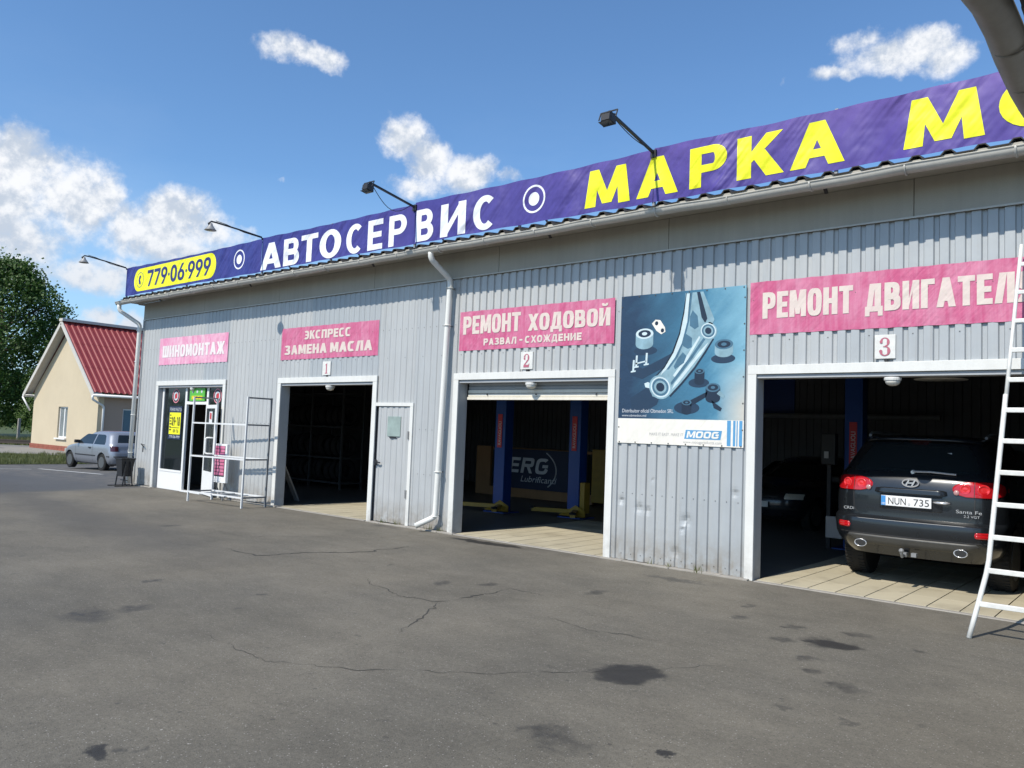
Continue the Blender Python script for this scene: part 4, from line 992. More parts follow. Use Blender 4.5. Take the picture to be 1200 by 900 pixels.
# ------------------------------------------------------------------ long roof banner
BY = -.45; BZ0, BZ1 = 4.735, 5.42
seams = [-20.44, -14.31, -9.76, -5.22, -.6, 4.0]
ban = root('roof_banner', (-20.44, BY, 4.7), 'long blue-violet banner with white and yellow lettering on the roof edge', 'banner')
for a, b in zip(seams, seams[1:]):
    def fn(u, v, a=a, b=b):
        x = a + .004 + (b - a - .008) * u; sc_ = sin(pi * u)
        top = BZ1 + (.04 if a < -19 else .02) * (1 - u) - .02 * sc_ + .006 * sin(x * 9) ; bot = BZ0 + .012 * sc_ - .03 * max(0, min(1, (x + 9) / 6)) + .006 * sin(x * 7)
        yy = BY + .012 * sin(x * 3.1 + v * 2) * 0
        return (x, yy, bot + (top - bot) * v)
    MB().grid(fn, 40, 4).build('banner_panel', 'banner', ban, fix=False, smooth=True)
YL = BY - .004
zr = [(-14.33, -13.60), (-13.53, -13.0), (-12.95, -12.42), (-12.36, -11.71), (-11.56, -11.08), (-10.96, -10.56), (-10.40, -9.95), (-9.72, -9.30), (-9.14, -8.58), (-8.42, -7.94)]
lettering('lettering', 'АВТОСЕРВИС', 0, 0, 4.765, 5.30, YL, M['banner_white'], ban, t=.30, h=.185, ranges=zr)
yr = [(-6.30, -5.57), (-5.47, -4.86), (-4.70, -4.20), (-4.07, -3.51), (-3.42, -2.81), (-2.21, -1.46), (-1.34, -.70)]
lettering('lettering', 'mАРКАmО', 0, 0, 4.80, 5.315, YL, M['banner_yellow'], ban, t=.32, h=.185, ranges=yr)
pil = MB(); n = 20; r = .26; xa, xb, zc_ = -19.98, -16.08, 5.085
pts = [(xb - r + r * cos(t), YL + .001, zc_ + r * sin(t) * 1.08) for t in [-pi / 2 + pi * k / n for k in range(n + 1)]] + [(xa + r + r * cos(t), YL + .001, zc_ + r * sin(t) * 1.08) for t in [pi / 2 + pi * k / n for k in range(n + 1)]]
pil.add(pts, [tuple(range(len(pts)))]); pil.build('yellow_field', 'banner_yellow', ban, fix=False)
lettering('lettering', '779·06·999', -19.28, -16.3, 4.885, 5.285, YL - .001, M['banner_navy'], ban, t=.30, h=.2, gap=.12, e=2.2)
ring_disc('phone_ring', -19.66, 5.085, .19, YL - .001, 'banner_navy', ban, inner=.175)
MB().add([(-19.70, YL - .0012, 5.19), (-19.62, YL - .0012, 5.20), (-19.62, YL - .0012, 5.14), (-19.67, YL - .0012, 5.09), (-19.62, YL - .0012, 5.03), (-19.62, YL - .0012, 4.97), (-19.70, YL - .0012, 4.98), (-19.74, YL - .0012, 5.09)], [(0, 1, 2, 3, 4, 5, 6, 7)]).build('handset_print', 'banner_navy', ban, fix=False)
for cx in (-15.15, -7.21):
    ring_disc('ring_print', cx, 5.09, .21, YL, 'banner_white', ban, inner=.18); ring_disc('disc_print', cx, 5.09, .10, YL, 'banner_white', ban)
bf = MB()
for x in [-20.42] + [v for v in seams[1:-1]] + [(a + b) / 2 for a, b in zip(seams, seams[1:])]:
    bf.bar((x, BY + .03, 4.66), (x, BY + .03, 5.42), .035); bf.bar((x, BY + .05, 5.38), (x, BY + 1.0, 4.75), .025)
bf.bar((-20.44, BY + .03, 5.36), (4, BY + .03, 5.36), .03); bf.bar((-20.44, BY + .03, 4.80), (4, BY + .03, 4.80), .03)
bf.build('banner_frame', 'grey_metal', ban)
# floodlights on arms
LMP = [(-20.44, 5.48, 1.0, .10, 0, 'floodlight on a curved arm at the far left end of the roof banner'), (-14.31, 5.46, 1.1, .06, 0, 'floodlight on a curved arm between the phone number and the white lettering'),
       (-9.76, 5.42, 1.0, .10, 1, 'floodlight on a straight arm with a hanging cable above the white lettering'), (-5.22, 5.43, 1.08, .13, 1, 'floodlight on a straight arm above the yellow lettering')]
for x, z, L, dz_, kind, lb in LMP:
    r = root('floodlight', (x, BY, z), lb, 'floodlight', 'floodlights over the roof banner')
    e = Vector((x, BY - L, z + dz_))
    if kind == 0:
        MB().tube([(x, BY, z - .06), (x, BY - .03, z - .01), (x, BY - L * .5, z + dz_ * .55), (x, BY - L * .93, z + dz_), (x, BY - L - .03, z + dz_ + .0), (x, BY - L - .09, z + dz_ - .05), (x, BY - L - .06, z + dz_ - .10)], .016, 8).build('arm', 'black', r, smooth=True)
        MB().tube([(x + .01, BY, z - .03), (x + .01, BY - L * .4, z + dz_ * .3 - .02), (x + .01, BY - L * .75, z + dz_ * .75 + .025), (x + .01, BY - L * .95, z + dz_ + .03)], .007, 6).build('cable', 'black', r)
        MB().lathe([(.03, .06), (.04, .02), (.10, -.06), (.115, -.075)], (x, BY - L - .04, z + dz_ - .10), 'z', 16).build('lamp_head', 'grey_metal', r, smooth=True)
    else:
        MB().bar((x, BY, z - .06), e, .03).build('arm', 'black', r); MB().box(x - .04, x + .04, BY - .03, BY + .03, z - .12, z - .02).build('arm_bracket', 'black', r)
        hd_ = MB(); hd_.add([(x - .06, e.y - .08, e.z - .05), (x + .06, e.y - .08, e.z - .05), (x + .06, e.y + .05, e.z - .02), (x - .06, e.y + .05, e.z - .02), (x - .06, e.y - .09, e.z - .13), (x + .06, e.y - .09, e.z - .13), (x + .09, e.y + .02, e.z - .17), (x - .09, e.y + .02, e.z - .17)],
                                 [(0, 1, 2, 3), (4, 7, 6, 5), (0, 4, 5, 1), (1, 5, 6, 2), (2, 6, 7, 3), (3, 7, 4, 0)])
        hd_.bar((x - .12, e.y, e.z), (x - .12, e.y - .04, e.z - .1), .012); hd_.bar((x + .12, e.y, e.z), (x + .12, e.y - .04, e.z - .1), .012); hd_.bar((x - .12, e.y, e.z), (x + .12, e.y, e.z), .014)
        hd_.build('lamp_head', 'black', r)
        MB().add([(x - .08, e.y - .115, e.z - .152), (x + .08, e.y - .115, e.z - .152), (x + .08, e.y + .01, e.z - .172), (x - .08, e.y + .01, e.z - .172)], [(0, 1, 2, 3)]).build('lamp_glass', 'glass_dark', r)
        MB().tube([(x + .01, e.y + .06 + (BY - .1 - e.y - .06) * t, e.z - .06 + (z - e.z) * t - (.24 if x < -9 else .05) * sin(pi * t) + .02) for t in [k / 10 for k in range(11)]], .006, 5).build('cable', 'black', r)

# ------------------------------------------------------------------ canopy corner overhead
cn = root('canopy', (-.6, -6, 3.3), 'dark underside and gutter of a canopy overhanging from the upper right', 'canopy')
P0 = [(-.68, -7.3), (-.665, -6.6), (-.635, -6.15), (-.61, -5.93), (-.605, -5.68), (-.612, -5.4), (-.612, -5.03), (-.605, -4.8), (-.59, -4.5), (-.55, -4.2)]
gm = MB(); prof = [(cos(radians(a)) * .07, sin(radians(a)) * .07) for a in range(175, 366, 16)]
for x, y in P0:
    for a, b in prof: gm.v.append((x + .07 + a, y, 3.38 + b))
n = len(prof)
for i in range(len(P0) - 1):
    for k in range(n - 1): gm.f.append((i * n + k, i * n + k + 1, (i + 1) * n + k + 1, (i + 1) * n + k))
gm.build('canopy_gutter', 'canopy', cn, smooth=True, solid=.004)
for y in (-5.55, -5.12, -6.4):
    MB().tube([(-.53 + cos(radians(a)) * .075, y, 3.38 + sin(radians(a)) * .075) for a in range(170, 371, 20)], .005, 6).build('gutter_bracket', 'canopy', cn, smooth=True)
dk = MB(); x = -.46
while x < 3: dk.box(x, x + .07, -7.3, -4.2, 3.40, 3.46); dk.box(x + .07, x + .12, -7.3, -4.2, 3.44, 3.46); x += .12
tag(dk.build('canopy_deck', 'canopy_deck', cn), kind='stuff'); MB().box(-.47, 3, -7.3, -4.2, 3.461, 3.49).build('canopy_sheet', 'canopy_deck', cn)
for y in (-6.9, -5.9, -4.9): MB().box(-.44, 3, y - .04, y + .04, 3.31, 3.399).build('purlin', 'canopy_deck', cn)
MB().box(2.8, 2.95, -7.2, -7.05, 0, 3.3).build('canopy_post', 'canopy', cn); MB().box(2.8, 2.95, -4.5, -4.35, 0, 3.3).build('canopy_post', 'canopy', cn)

# ------------------------------------------------------------------ ladder leaning on the wall
lad = root('ladder', (-1.2, -1.2, 0), 'white metal ladder with splayed feet leaning beside gate 3', 'ladder')
zk = .62
def rail_pt(side, z):   # leaning plane: y from -1.2 at the ground to -.14 at 3.75
    y = -1.2 + (1.06) * z / 3.75
    cxm = -1.03
    if z < zk: xx_ = -1.335 - (zk - z) / zk * .12
    else: xx_ = -1.335 + (z - zk) * .045
    return Vector((xx_ if side < 0 else 2 * cxm - xx_, y, z))
def rail_pt2(side, z):
    p_ = rail_pt(-1, z)
    return p_ if side < 0 else Vector((-.86 + (p_.x + 1.335) * -.6, p_.y, z))
for s_ in (-1, 1):
    mb = MB(); pts = [rail_pt2(s_, z) for z in (0, .2, .42, .56, .68, .85, 1.3, 2.0, 2.2)]
    mb.tube(pts, .022, 8); mb.build('stile', 'white_plain', lad, smooth=True)
    mb = MB(); mb.tube([rail_pt2(s_, z) + Vector((-.004 * s_, .0, 0)) for z in (2.1, 2.6, 3.2, 3.72)], .018, 8); mb.build('stile', 'white_plain', lad, smooth=True)
for i in range(12):
    z = .30 + i * .292
    a, b = rail_pt2(-1, z), rail_pt2(1, z)
    MB().bar(a, b, .035, .045 if i < 9 else .04).build('rung', 'white_plain', lad, bevel=.005)

# ------------------------------------------------------------------ welded display racks by the entrance
rk = root('display_rack', (-14.9, -.6, 0), 'empty welded tube rack standing in front of the shop entrance', 'rack')
A1, A2, B1, B2 = (-15.74, -.94), (-15.80, -.38), (-13.92, -.81), (-13.95, -.27)
for (x, y), ht, mt in ((A1, 2.15, 'rack'), (A2, 2.15, 'rack'), (B1, 2.17, 'rack'), (B2, 2.17, 'rack_dark')): MB().bar((x, y, 0), (x + .02, y, ht), .032).build('leg', mt, rk)
for z in (1.62, .94, .20):
    for (a, b), mt in (((A1, B1), 'rack'), ((A2, B2), 'rack'), ((A1, A2), 'rack_dark'), ((B1, B2), 'rack_dark')):
        MB().bar((a[0], a[1], z), (b[0], b[1], z + .0), .030).build('crossbar', mt, rk)
for a, b in ((A1, A2), (B1, B2)): MB().bar((a[0] + .02, a[1], 2.15), (b[0] + .02, b[1], 2.15), .03).build('crossbar', 'rack_dark', rk)
for x in (-15.3, -14.9, -14.4): MB().bar((x, A1[1] + .02, .2), (x, A2[1], .2), .02).build('crossbar', 'rack', rk)
# price board
pb = root('price_board', (-15.7, -.2, 0), 'pink and white price board on thin legs beside the shop door', 'board')
MB().box(-15.98, -15.40, -.32, -.26, .37, 1.19).build('board_case', 'pvc', pb, bevel=.005)
MB().box(-15.93, -15.46, -.3245, -.3205, .50, 1.15).build('board_face', mat('board_dark', (.05, .03, .04), .5), pb)
for i in range(9):
    zz = 1.09 - i * .07
    for xa_, xb_ in ((-15.92, -15.70 + .05 * (i % 2)), (-15.68 + .05 * (i % 2), -15.47)): MB().box(xa_, xb_, -.3285, -.3247, zz, zz + .055).build('price_strip', 'pink', pb)
MB().box(-15.90, -15.60, -.3285, -.3205, .40, .48).build('note', 'plate_white', pb)
for x in (-15.9, -15.5):
    for y in (-.30, -.10): MB().bar((x, y, 0), (x, -.28, .40), .025).build('leg', 'rack_dark', pb)
# litter bin at the corner
bn_ = root('litter_bin', (-20.0, -.5, 0), 'black metal litter bin on a stand at the left corner of the workshop', 'bin')
bx, by = -19.86, -.42
t_ = MB(); t_.add([(bx - .17, by - .16, .66), (bx + .17, by - .16, .66), (bx + .17, by + .16, .66), (bx - .17, by + .16, .66), (bx - .12, by - .11, .24), (bx + .12, by - .11, .24), (bx + .12, by + .11, .24), (bx - .12, by + .11, .24)],
               [(0, 1, 5, 4), (1, 2, 6, 5), (2, 3, 7, 6), (3, 0, 4, 7), (4, 5, 6, 7)]); t_.build('bucket', 'black', bn_, solid=.008)
rm = MB().tube([(bx - .18, by - .17, .67), (bx + .18, by - .17, .67), (bx + .18, by + .17, .67), (bx - .18, by + .17, .67)], .014, 6, closed=True); rm.build('rim', 'black', bn_)
for s_ in (-1, 1):
    for sy in (-1, 1): MB().bar((bx + s_ * .19, by + sy * .12, 0), (bx + s_ * .19, by + sy * .05, .60), .025).build('leg', 'black', bn_)
    MB().bar((bx + s_ * .19, by - .3, .012), (bx + s_ * .19, by + .25, .012), .03, .02).build('foot', 'black', bn_)
MB().bar((bx - .19, by, .14), (bx + .19, by, .14), .02).build('crossbar', 'black', bn_)

# ------------------------------------------------------------------ cars
def interp(tab, z):
    if z <= tab[0][0]: return tab[0][1:]
    for a, b in zip(tab, tab[1:]):
        if z <= b[0]:
            t = (z - a[0]) / max(1e-6, b[0] - a[0]); return tuple(p + (q - p) * t for p, q in zip(a[1:], b[1:]))
    return tab[-1][1:]
class Car:
    """body as a stack of horizontal plan outlines; local frame: rear bumper at y=0, front towards +y, x across"""
    def __init__(s, levels, bow, cr, cf, fbow): s.lv = levels; s.bow = bow; s.cr = cr; s.cf = cf; s.fb = fbow
    def rear(s, x, z, off=0):
        hw, yr, yf = interp(s.lv, z); ax = min(abs(x), hw); r = s.cr
        y = yr + s.bow * (ax / hw) ** 2
        if ax > hw - r: d = ax - (hw - r); y += r - sqrt(max(0, r * r - d * d))
        return y - off
    def front(s, x, z, off=0):
        hw, yr, yf = interp(s.lv, z); ax = min(abs(x), hw); r = s.cf
        y = yf - s.fb * (ax / hw) ** 2
        if ax > hw - r: d = ax - (hw - r); y -= r - sqrt(max(0, r * r - d * d))
        return y + off
    def side(s, y, z, off=0, sgn=1): return sgn * (interp(s.lv, z)[0] + off)
    def outline(s, z):
        hw, yr, yf = interp(s.lv, z); pts = []
        N = 12
        def tt(r):   # x samples: dense near the corners
            a = [(hw - r) * k / 6 for k in range(0, 7)] + [(hw - r) + r * sin(pi / 2 * k / 8) for k in range(1, 9)]
            return a
        r_ = tt(s.cr); f_ = tt(s.cf)
        rear = [(x, s.rear(x, z)) for x in r_]; fr_ = [(x, s.front(x, z)) for x in f_]
        ya, yb = rear[-1][1], fr_[-1][1]; mid = [(hw * (1 - .0), ya + (yb - ya) * k / 13) for k in range(1, 13)]
        half = rear + mid + fr_[::-1]
        return half + [(-x, y) for x, y in half[::-1][1:-1]]
    def body(s, name, mt, parent, arches, ra, zs=None, wheel_w=.3, ang=32):
        zs = zs or [l[0] for l in s.lv]; mb = MB(); n = None
        for z in zs:
            o = s.outline(z); n = len(o); mb.v += [(x, y, z) for x, y in o]
        for j in range(len(zs) - 1):
            for i in range(n): mb.f.append((j * n + i, j * n + (i + 1) % n, (j + 1) * n + (i + 1) % n, (j + 1) * n + i))
        mb.f.append(tuple(range(n))[::-1]); mb.f.append(tuple((len(zs) - 1) * n + i for i in range(n)))
        o = mb.build(name, mt, parent, smooth=False)
        cut = MB()
        for y, zc in arches:
            for sg in (-1, 1):
                cut.lathe([(ra, 0), (ra, sg * .6)], (sg * (s.lv[3][1] - wheel_w), y, zc), 'x', 28)
        c = cut.build('cutter', mt); md = o.modifiers.new('b', 'BOOLEAN'); md.operation = 'DIFFERENCE'; md.solver = 'EXACT'; md.object = c
        if parent: c.parent = parent
        dg = bpy.context.evaluated_depsgraph_get(); dg.update(); me = bpy.data.meshes.new_from_object(o.evaluated_get(dg)); o.modifiers.clear(); o.data = me; me.name = name
        bpy.data.objects.remove(c); smooth_by_angle(o, ang); return o
    def patch(s, name, mt, parent, rows, which='rear', off=.008, nx=14, nz=8, sgn=1, edge=True):
        """rows = [(v, u0, u1)...]: u = x (rear/front) or y (side) at height v"""
        def bound(v):
            for a, b in zip(rows, rows[1:]):
                if v <= b[0] + 1e-9: t = (v - a[0]) / max(1e-6, b[0] - a[0]); return a[1] + (b[1] - a[1]) * t, a[2] + (b[2] - a[2]) * t
            return rows[-1][1:]
        v0, v1 = rows[0][0], rows[-1][0]
        def pos(u, v, o_):
            if which == 'rear': return (u, s.rear(u, v, o_), v)
            if which == 'front': return (u, s.front(u, v, o_), v)
            return (s.side(u, v, o_, sgn), u, v)
        vsq = sorted(set([v0 + (v1 - v0) * k / nz for k in range(nz + 1)] + [r_[0] for r_ in rows]))
        mb = MB(); n = nx + 1
        for j, v in enumerate(vsq):
            a, b = bound(v)
            for i in range(n):
                u = a + (b - a) * i / nx; e_ = j in (0, len(vsq) - 1) or i in (0, nx)
                mb.v.append(pos(u, v, (-.012 if (e_ and edge) else off)))
        for j in range(len(vsq) - 1):
            for i in range(nx): mb.f.append((j * n + i, j * n + i + 1, (j + 1) * n + i + 1, (j + 1) * n + i))
        return mb.build(name, mt, parent, smooth=True)
def wheel(parent, x, y, r, wdt, sg, mat_r='rim', spokes=5):
    w_ = MB(); w_.lathe([(r * .62, -wdt / 2 + .01), (r * .9, -wdt / 2), (r * .98, -wdt / 2 + .02), (r, -wdt / 2 + .05), (r, wdt / 2 - .05), (r * .98, wdt / 2 - .02), (r * .9, wdt / 2), (r * .62, wdt / 2 - .01)], (x, y, r), 'x', 32)
    wo = w_.build('tyre', 'tyre', parent, smooth=False); smooth_by_angle(wo, 35)
    tr = MB()
    for k in range(48):
        a = 2 * pi * k / 48
        for q in (-.3, .3): c_ = Vector((x + q * wdt, y + cos(a) * r, r + sin(a) * r)); tr.bar(c_ - Vector((wdt * .15, 0, 0)), c_ + Vector((wdt * .15, 0, 0)), .02, .01, up=(0, cos(a), sin(a)))
    tag(tr.build('tread', 'tyre', wo), kind='stuff')
    rm_ = MB(); xo = x + sg * wdt / 2
    rm_.lathe([(r * .66, 0), (r * .64, -sg * .03), (r * .60, -sg * .05), (.01, -sg * .05)], (xo + sg * .004, y, r), 'x', 28)
    for k in range(spokes):
        a = 2 * pi * k / spokes + .3; rm_.bar((xo - sg * .02, y + cos(a) * .04, r + sin(a) * .04), (xo - sg * .012, y + cos(a) * r * .62, r + sin(a) * r * .62), r * .17, .02, up=(1, 0, 0))
    rm_.lathe([(r * .17, 0), (r * .15, sg * .012), (.01, sg * .014)], (xo - sg * .012, y, r), 'x', 16)
    ro = rm_.build('rim', mat_r, wo, smooth=False); smooth_by_angle(ro, 35)

# --- dark grey SUV in gate 3
SV = [(.36, .78, .15, 4.5), (.44, .86, .10, 4.6), (.52, .905, .03, 4.66), (.60, .93, .0, 4.68), (.74, .942, -.01, 4.67), (.785, .944, .0, 4.66), (.80, .944, .02, 4.65), (.825, .942, .085, 4.62), (.90, .945, .09, 4.5), (1.05, .945, .085, 4.15), (1.15, .94, .095, 3.75), (1.25, .925, .115, 3.5), (1.33, .905, .15, 3.4), (1.36, .885, .19, 3.34), (1.5, .83, .30, 3.05), (1.64, .77, .41, 2.72), (1.72, .735, .47, 2.5), (1.76, .70, .52, 2.3), (1.79, .64, .62, 2.1), (1.81, .5, .8, 1.9), (1.82, .3, 1.0, 1.7)]
suv = root('dark_suv', (-2.45, .86, .012), 'dark grey SUV seen from behind parked just inside gate 3', 'suv', rz=radians(-1.0), local=True)
SC = Car(SV, .085, .30, .45, .2)
SC.body('body', 'suv_paint', suv, [(.98, .40), (3.65, .40)], .435)
for sg in (-1, 1):
    for y in (.98, 3.65): wheel(suv, sg * .80, y, .385, .25, sg)
SC.patch('rear_window', 'glass_dark', suv, [(1.345, -.70, .70), (1.40, -.74, .74), (1.50, -.70, .70), (1.62, -.63, .63), (1.70, -.56, .56), (1.715, -.4, .4)], off=.006, nx=20)
# tail lights: swept ovals wrapping the corners
for sg in (-1, 1):
    def rr(z, a, b): return (z, a, b) if sg > 0 else (z, -b, -a)
    tl = SC.patch('tail_light', 'tail_red', suv, [rr(1.108, .64, .78), rr(1.116, .56, .86), rr(1.132, .49, .905), rr(1.155, .445, .93), rr(1.185, .425, .938), rr(1.215, .425, .935), rr(1.245, .45, .925), rr(1.268, .50, .90), rr(1.285, .56, .87), rr(1.297, .63, .80)], off=.016, nx=22, nz=14)
    for cx, rr_ in ((.565, .058), (.745, .062)):
        mb = MB(); y_ = SC.rear(cx, 1.20, .016)
        tiltx = (SC.rear(cx + .05, 1.2) - SC.rear(cx - .05, 1.2)) / .1
        mb.lathe([(rr_, .004), (rr_ * .95, -.007), (rr_ * .75, -.010), (rr_ * .70, -.004), (rr_ * .35, -.009), (.005, -.010)], (0, 0, 0), 'y', 24)
        mb.v = [(sg * cx + a, y_ + b + tiltx * a * sg, 1.203 + c) for a, b, c in mb.v]; mb.build('lens', 'tail_bright', tl, smooth=True)
    mb = MB(); y_ = SC.rear(.475, 1.15, .016); mb.lathe([(.032, .006), (.028, -.004), (.004, -.006)], (sg * .478, y_, 1.158), 'y', 16); mb.build('clear_lens', 'tail_clear', tl, smooth=True)
    SC.patch('seam', 'trim_dark', tl, [(1.112, sg * .655 - .003, sg * .655 + .003), (1.292, sg * .655 - .003, sg * .655 + .003)], off=.0185, nx=2, edge=False)
    SC.patch('reflector', 'tail_red', suv, [rr(.655, .70, .81), rr(.665, .67, .84), rr(.695, .66, .85), rr(.725, .67, .84), rr(.735, .70, .81)], off=.012, nx=8)
SC.patch('high_brake_light', 'tail_red', suv, [(1.742, -.13, .13), (1.765, -.13, .13)], off=.05, nx=6)
# spoiler
sp = MB()
def spf(u, v):
    x = -.66 + 1.32 * u; t = v; y = SC.rear(min(abs(x), .6), 1.73) - .09 + (.3 * t) + .06 * (x / .66) ** 2; return (x, y, 1.755 + .05 * sin(t * pi / 2) - .03 * (x / .66) ** 4)
sp.grid(spf, 16, 4); sp.build('spoiler', 'suv_paint', suv, smooth=True, solid=.025)
# plate recess surround, plate, emblem, handle, wiper
def frame(name, mt, par, x0, x1, z0, z1, wd_, off): 
    for a in ((z0, x0, x1, z0 + wd_), (z1 - wd_, x0, x1, z1)): SC.patch(name, mt, par, [(a[0], a[1], a[2]), (a[3], a[1], a[2])], off=off, nx=12, nz=2)
    for a, b in ((x0, x0 + wd_), (x1 - wd_, x1)): SC.patch(name, mt, par, [(z0, a, b), (z1, a, b)], off=off, nx=2)
SC.patch('plate_recess', 'suv_paint', suv, [(.895, -.36, .34), (.92, -.39, .38), (1.07, -.39, .38), (1.09, -.38, .37)], off=.004, nx=14)
SC.patch('hatch_ledge', 'suv_paint', suv, [(1.10, -.38, .36), (1.115, -.42, .40), (1.16, -.41, .39), (1.175, -.36, .34)], off=.045, nx=14)
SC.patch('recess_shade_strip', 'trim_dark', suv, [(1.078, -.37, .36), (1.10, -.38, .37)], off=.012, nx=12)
np_ = MB().box(-.045 - .275, -.045 + .275, SC.rear(0, 1.0, .034), SC.rear(0, 1.0, .022), .955, 1.075).build('number_plate', 'plate_white', suv, bevel=.004)
yq = SC.rear(0, 1.0, .0358)
MB().box(-.318, -.268, yq + .0006, yq + .002, .958, 1.072).build('plate_strip', 'plate_blue', np_)
small_text('plate_text', 'NUN', -.245, .975, .115, yq, 'ink', np_, width=.195); small_text('plate_text', '735', .035, .975, .115, yq, 'ink', np_, width=.165); ring_disc('plate_mark', -.008, .985, .012, yq, 'ink', np_, inner=.009)
small_text('plate_text', 'MD', -.312, .968, .03, yq, 'plate_white', np_, width=.036)
ea = MB(); yq2 = SC.rear(0, 1.235, .02)
n = 24
ea.tube([(-.005 + .088 * cos(2 * pi * k / n), yq2, 1.237 + .045 * sin(2 * pi * k / n)) for k in range(n)], .009, 6, closed=True)
ea.bar((-.055, yq2, 1.205), (-.02, yq2, 1.272), .016); ea.bar((.01, yq2, 1.203), (.045, yq2, 1.27), .016); ea.bar((-.04, yq2, 1.236), (.035, yq2, 1.24), .014)
ea.build('emblem', 'chrome', suv, smooth=False)
MB().tube([(.25, SC.rear(.3, 1.03, .03), 1.03), (.30, SC.rear(.3, 1.03, .055), 1.032), (.38, SC.rear(.3, 1.03, .055), 1.032), (.42, SC.rear(.3, 1.03, .03), 1.03)], [.012, .016, .016, .012], 8).build('hatch_handle', 'chrome', suv, smooth=True)
wi = MB(); wi.tube([(.0, SC.rear(0, 1.37, .03), 1.372), (.2, SC.rear(.2, 1.37, .035), 1.378), (.46, SC.rear(.4, 1.36, .03), 1.362)], .012, 6); wi.lathe([(.03, 0), (.02, -.03)], (0, SC.rear(0, 1.36, 0), 1.365), 'y', 12); wi.build('wiper', 'chrome', suv)
small_text('badge', 'CRDi', -.78, .87, .05, SC.rear(.7, .885, .012), 'chrome', suv, width=.12)
small_text('badge', 'Santa Fe', .47, .93, .055, SC.rear(.6, .95, .013), 'chrome', suv, width=.26)
small_text('badge', '2.2 VGT', .55, .885, .04, SC.rear(.62, .90, .013), 'chrome', suv, width=.16)
# hatch shut lines
for sg in (-1, 1): SC.patch('shut_line', 'trim_dark', suv, [(.84, sg * .60 - .005, sg * .60 + .005), (.90, sg * .655 - .005, sg * .655 + .005), (1.10, sg * .66 - .005, sg * .66 + .005)], off=.0012, nx=2, edge=False)
SC.patch('bumper_lip', 'grey_metal', suv, [(.782, -.56, .56), (.787, -.60, .60)], off=.003, nx=18, edge=False)
SC.patch('bumper_groove', 'trim_dark', suv, [(.60, -.86, .86), (.612, -.87, .87)], off=.002, nx=24, edge=False)
SC.patch('skid_plate', 'skid', suv, [(.47, -.52, .52), (.50, -.66, .66), (.56, -.74, .74), (.60, -.70, .70)], off=.03, nx=22)
for sg in (-1, 1):
    ex = MB(); ex.lathe([(.068, -.03), (.074, -.045), (.066, -.05), (.060, -.03), (.058, .25)], (sg * .54, .06, .485), 'y', 20)
    ex.v = [(a, b, .485 + (c - .485) * .62) for a, b, c in ex.v]; o = ex.build('exhaust_tip', 'chrome', suv, smooth=True)
    ih = MB(); ih.lathe([(.0575, .0), (.05, .002)], (sg * .54, .014, .485), 'y', 20); ih.v = [(a, b, .485 + (c - .485) * .62) for a, b, c in ih.v]; ih.build('exhaust_opening', 'ink', o)
tb = MB(); tb.bar((-.05, .35, .40), (-.05, .02, .40), .05); tb.tube([(-.05, .05, .40), (-.05, -.06, .385), (-.05, -.09, .43)], .018, 8); tb.lathe([(.01, -.03), (.025, -.015), (.03, 0), (.022, .018), (.008, .027)], (-.05, -.09, .455), 'z', 12)
tb.box(.03, .085, .0, .06, .385, .43); tb.build('tow_bar', 'rack_dark', suv)
ax = MB(); ax.tube([(-.75, .98, .36), (.75, .98, .36)], .05, 10); ax.box(-.35, .3, .5, 1.3, .33, .44); ax.tube([(.54, .3, .46), (.45, .9, .42), (.4, 1.6, .40)], .05, 10); ax.bar((-.3, .4, .42), (-.72, .98, .34), .06); ax.bar((.3, .4, .42), (.72, .98, .34), .06)
ax.build('underbody', 'trim_dark', suv)
for sg in (-1, 1):
    SC.patch('side_window', 'glass_dark', suv, [(1.33, .75, 1.7), (1.45, .80, 1.7), (1.64, .95, 1.68), (1.67, 1.05, 1.65)], which='side', sgn=sg, off=.004, edge=False); SC.patch('side_window', 'glass_dark', suv, [(1.33, 1.76, 2.7), (1.64, 1.74, 2.55), (1.67, 1.76, 2.45)], which='side', sgn=sg, off=.004, edge=False)
    MB().tube([(sg * .66, .75, 1.80), (sg * .68, .9, 1.84), (sg * .68, 2.2, 1.84), (sg * .66, 2.4, 1.79)], .018, 8).build('roof_rail', 'grey_metal', suv)
    mr = MB().lathe([(.02, -.02), (.10, 0), (.11, .06), (.06, .14), (.01, .16)], (sg * 1.02, 3.15, 1.30), 'y', 14); mr.build('mirror', 'suv_paint', suv, smooth=True)
MB().add([(.29, SC.rear(.33, 1.60, .0115), 1.575), (.37, SC.rear(.33, 1.60, .0115), 1.58), (.37, SC.rear(.33, 1.60, .0115) + .01, 1.61), (.29, SC.rear(.33, 1.60, .0115) + .01, 1.605)], [(0, 1, 2, 3)]).build('window_sticker', 'p_grey', suv)

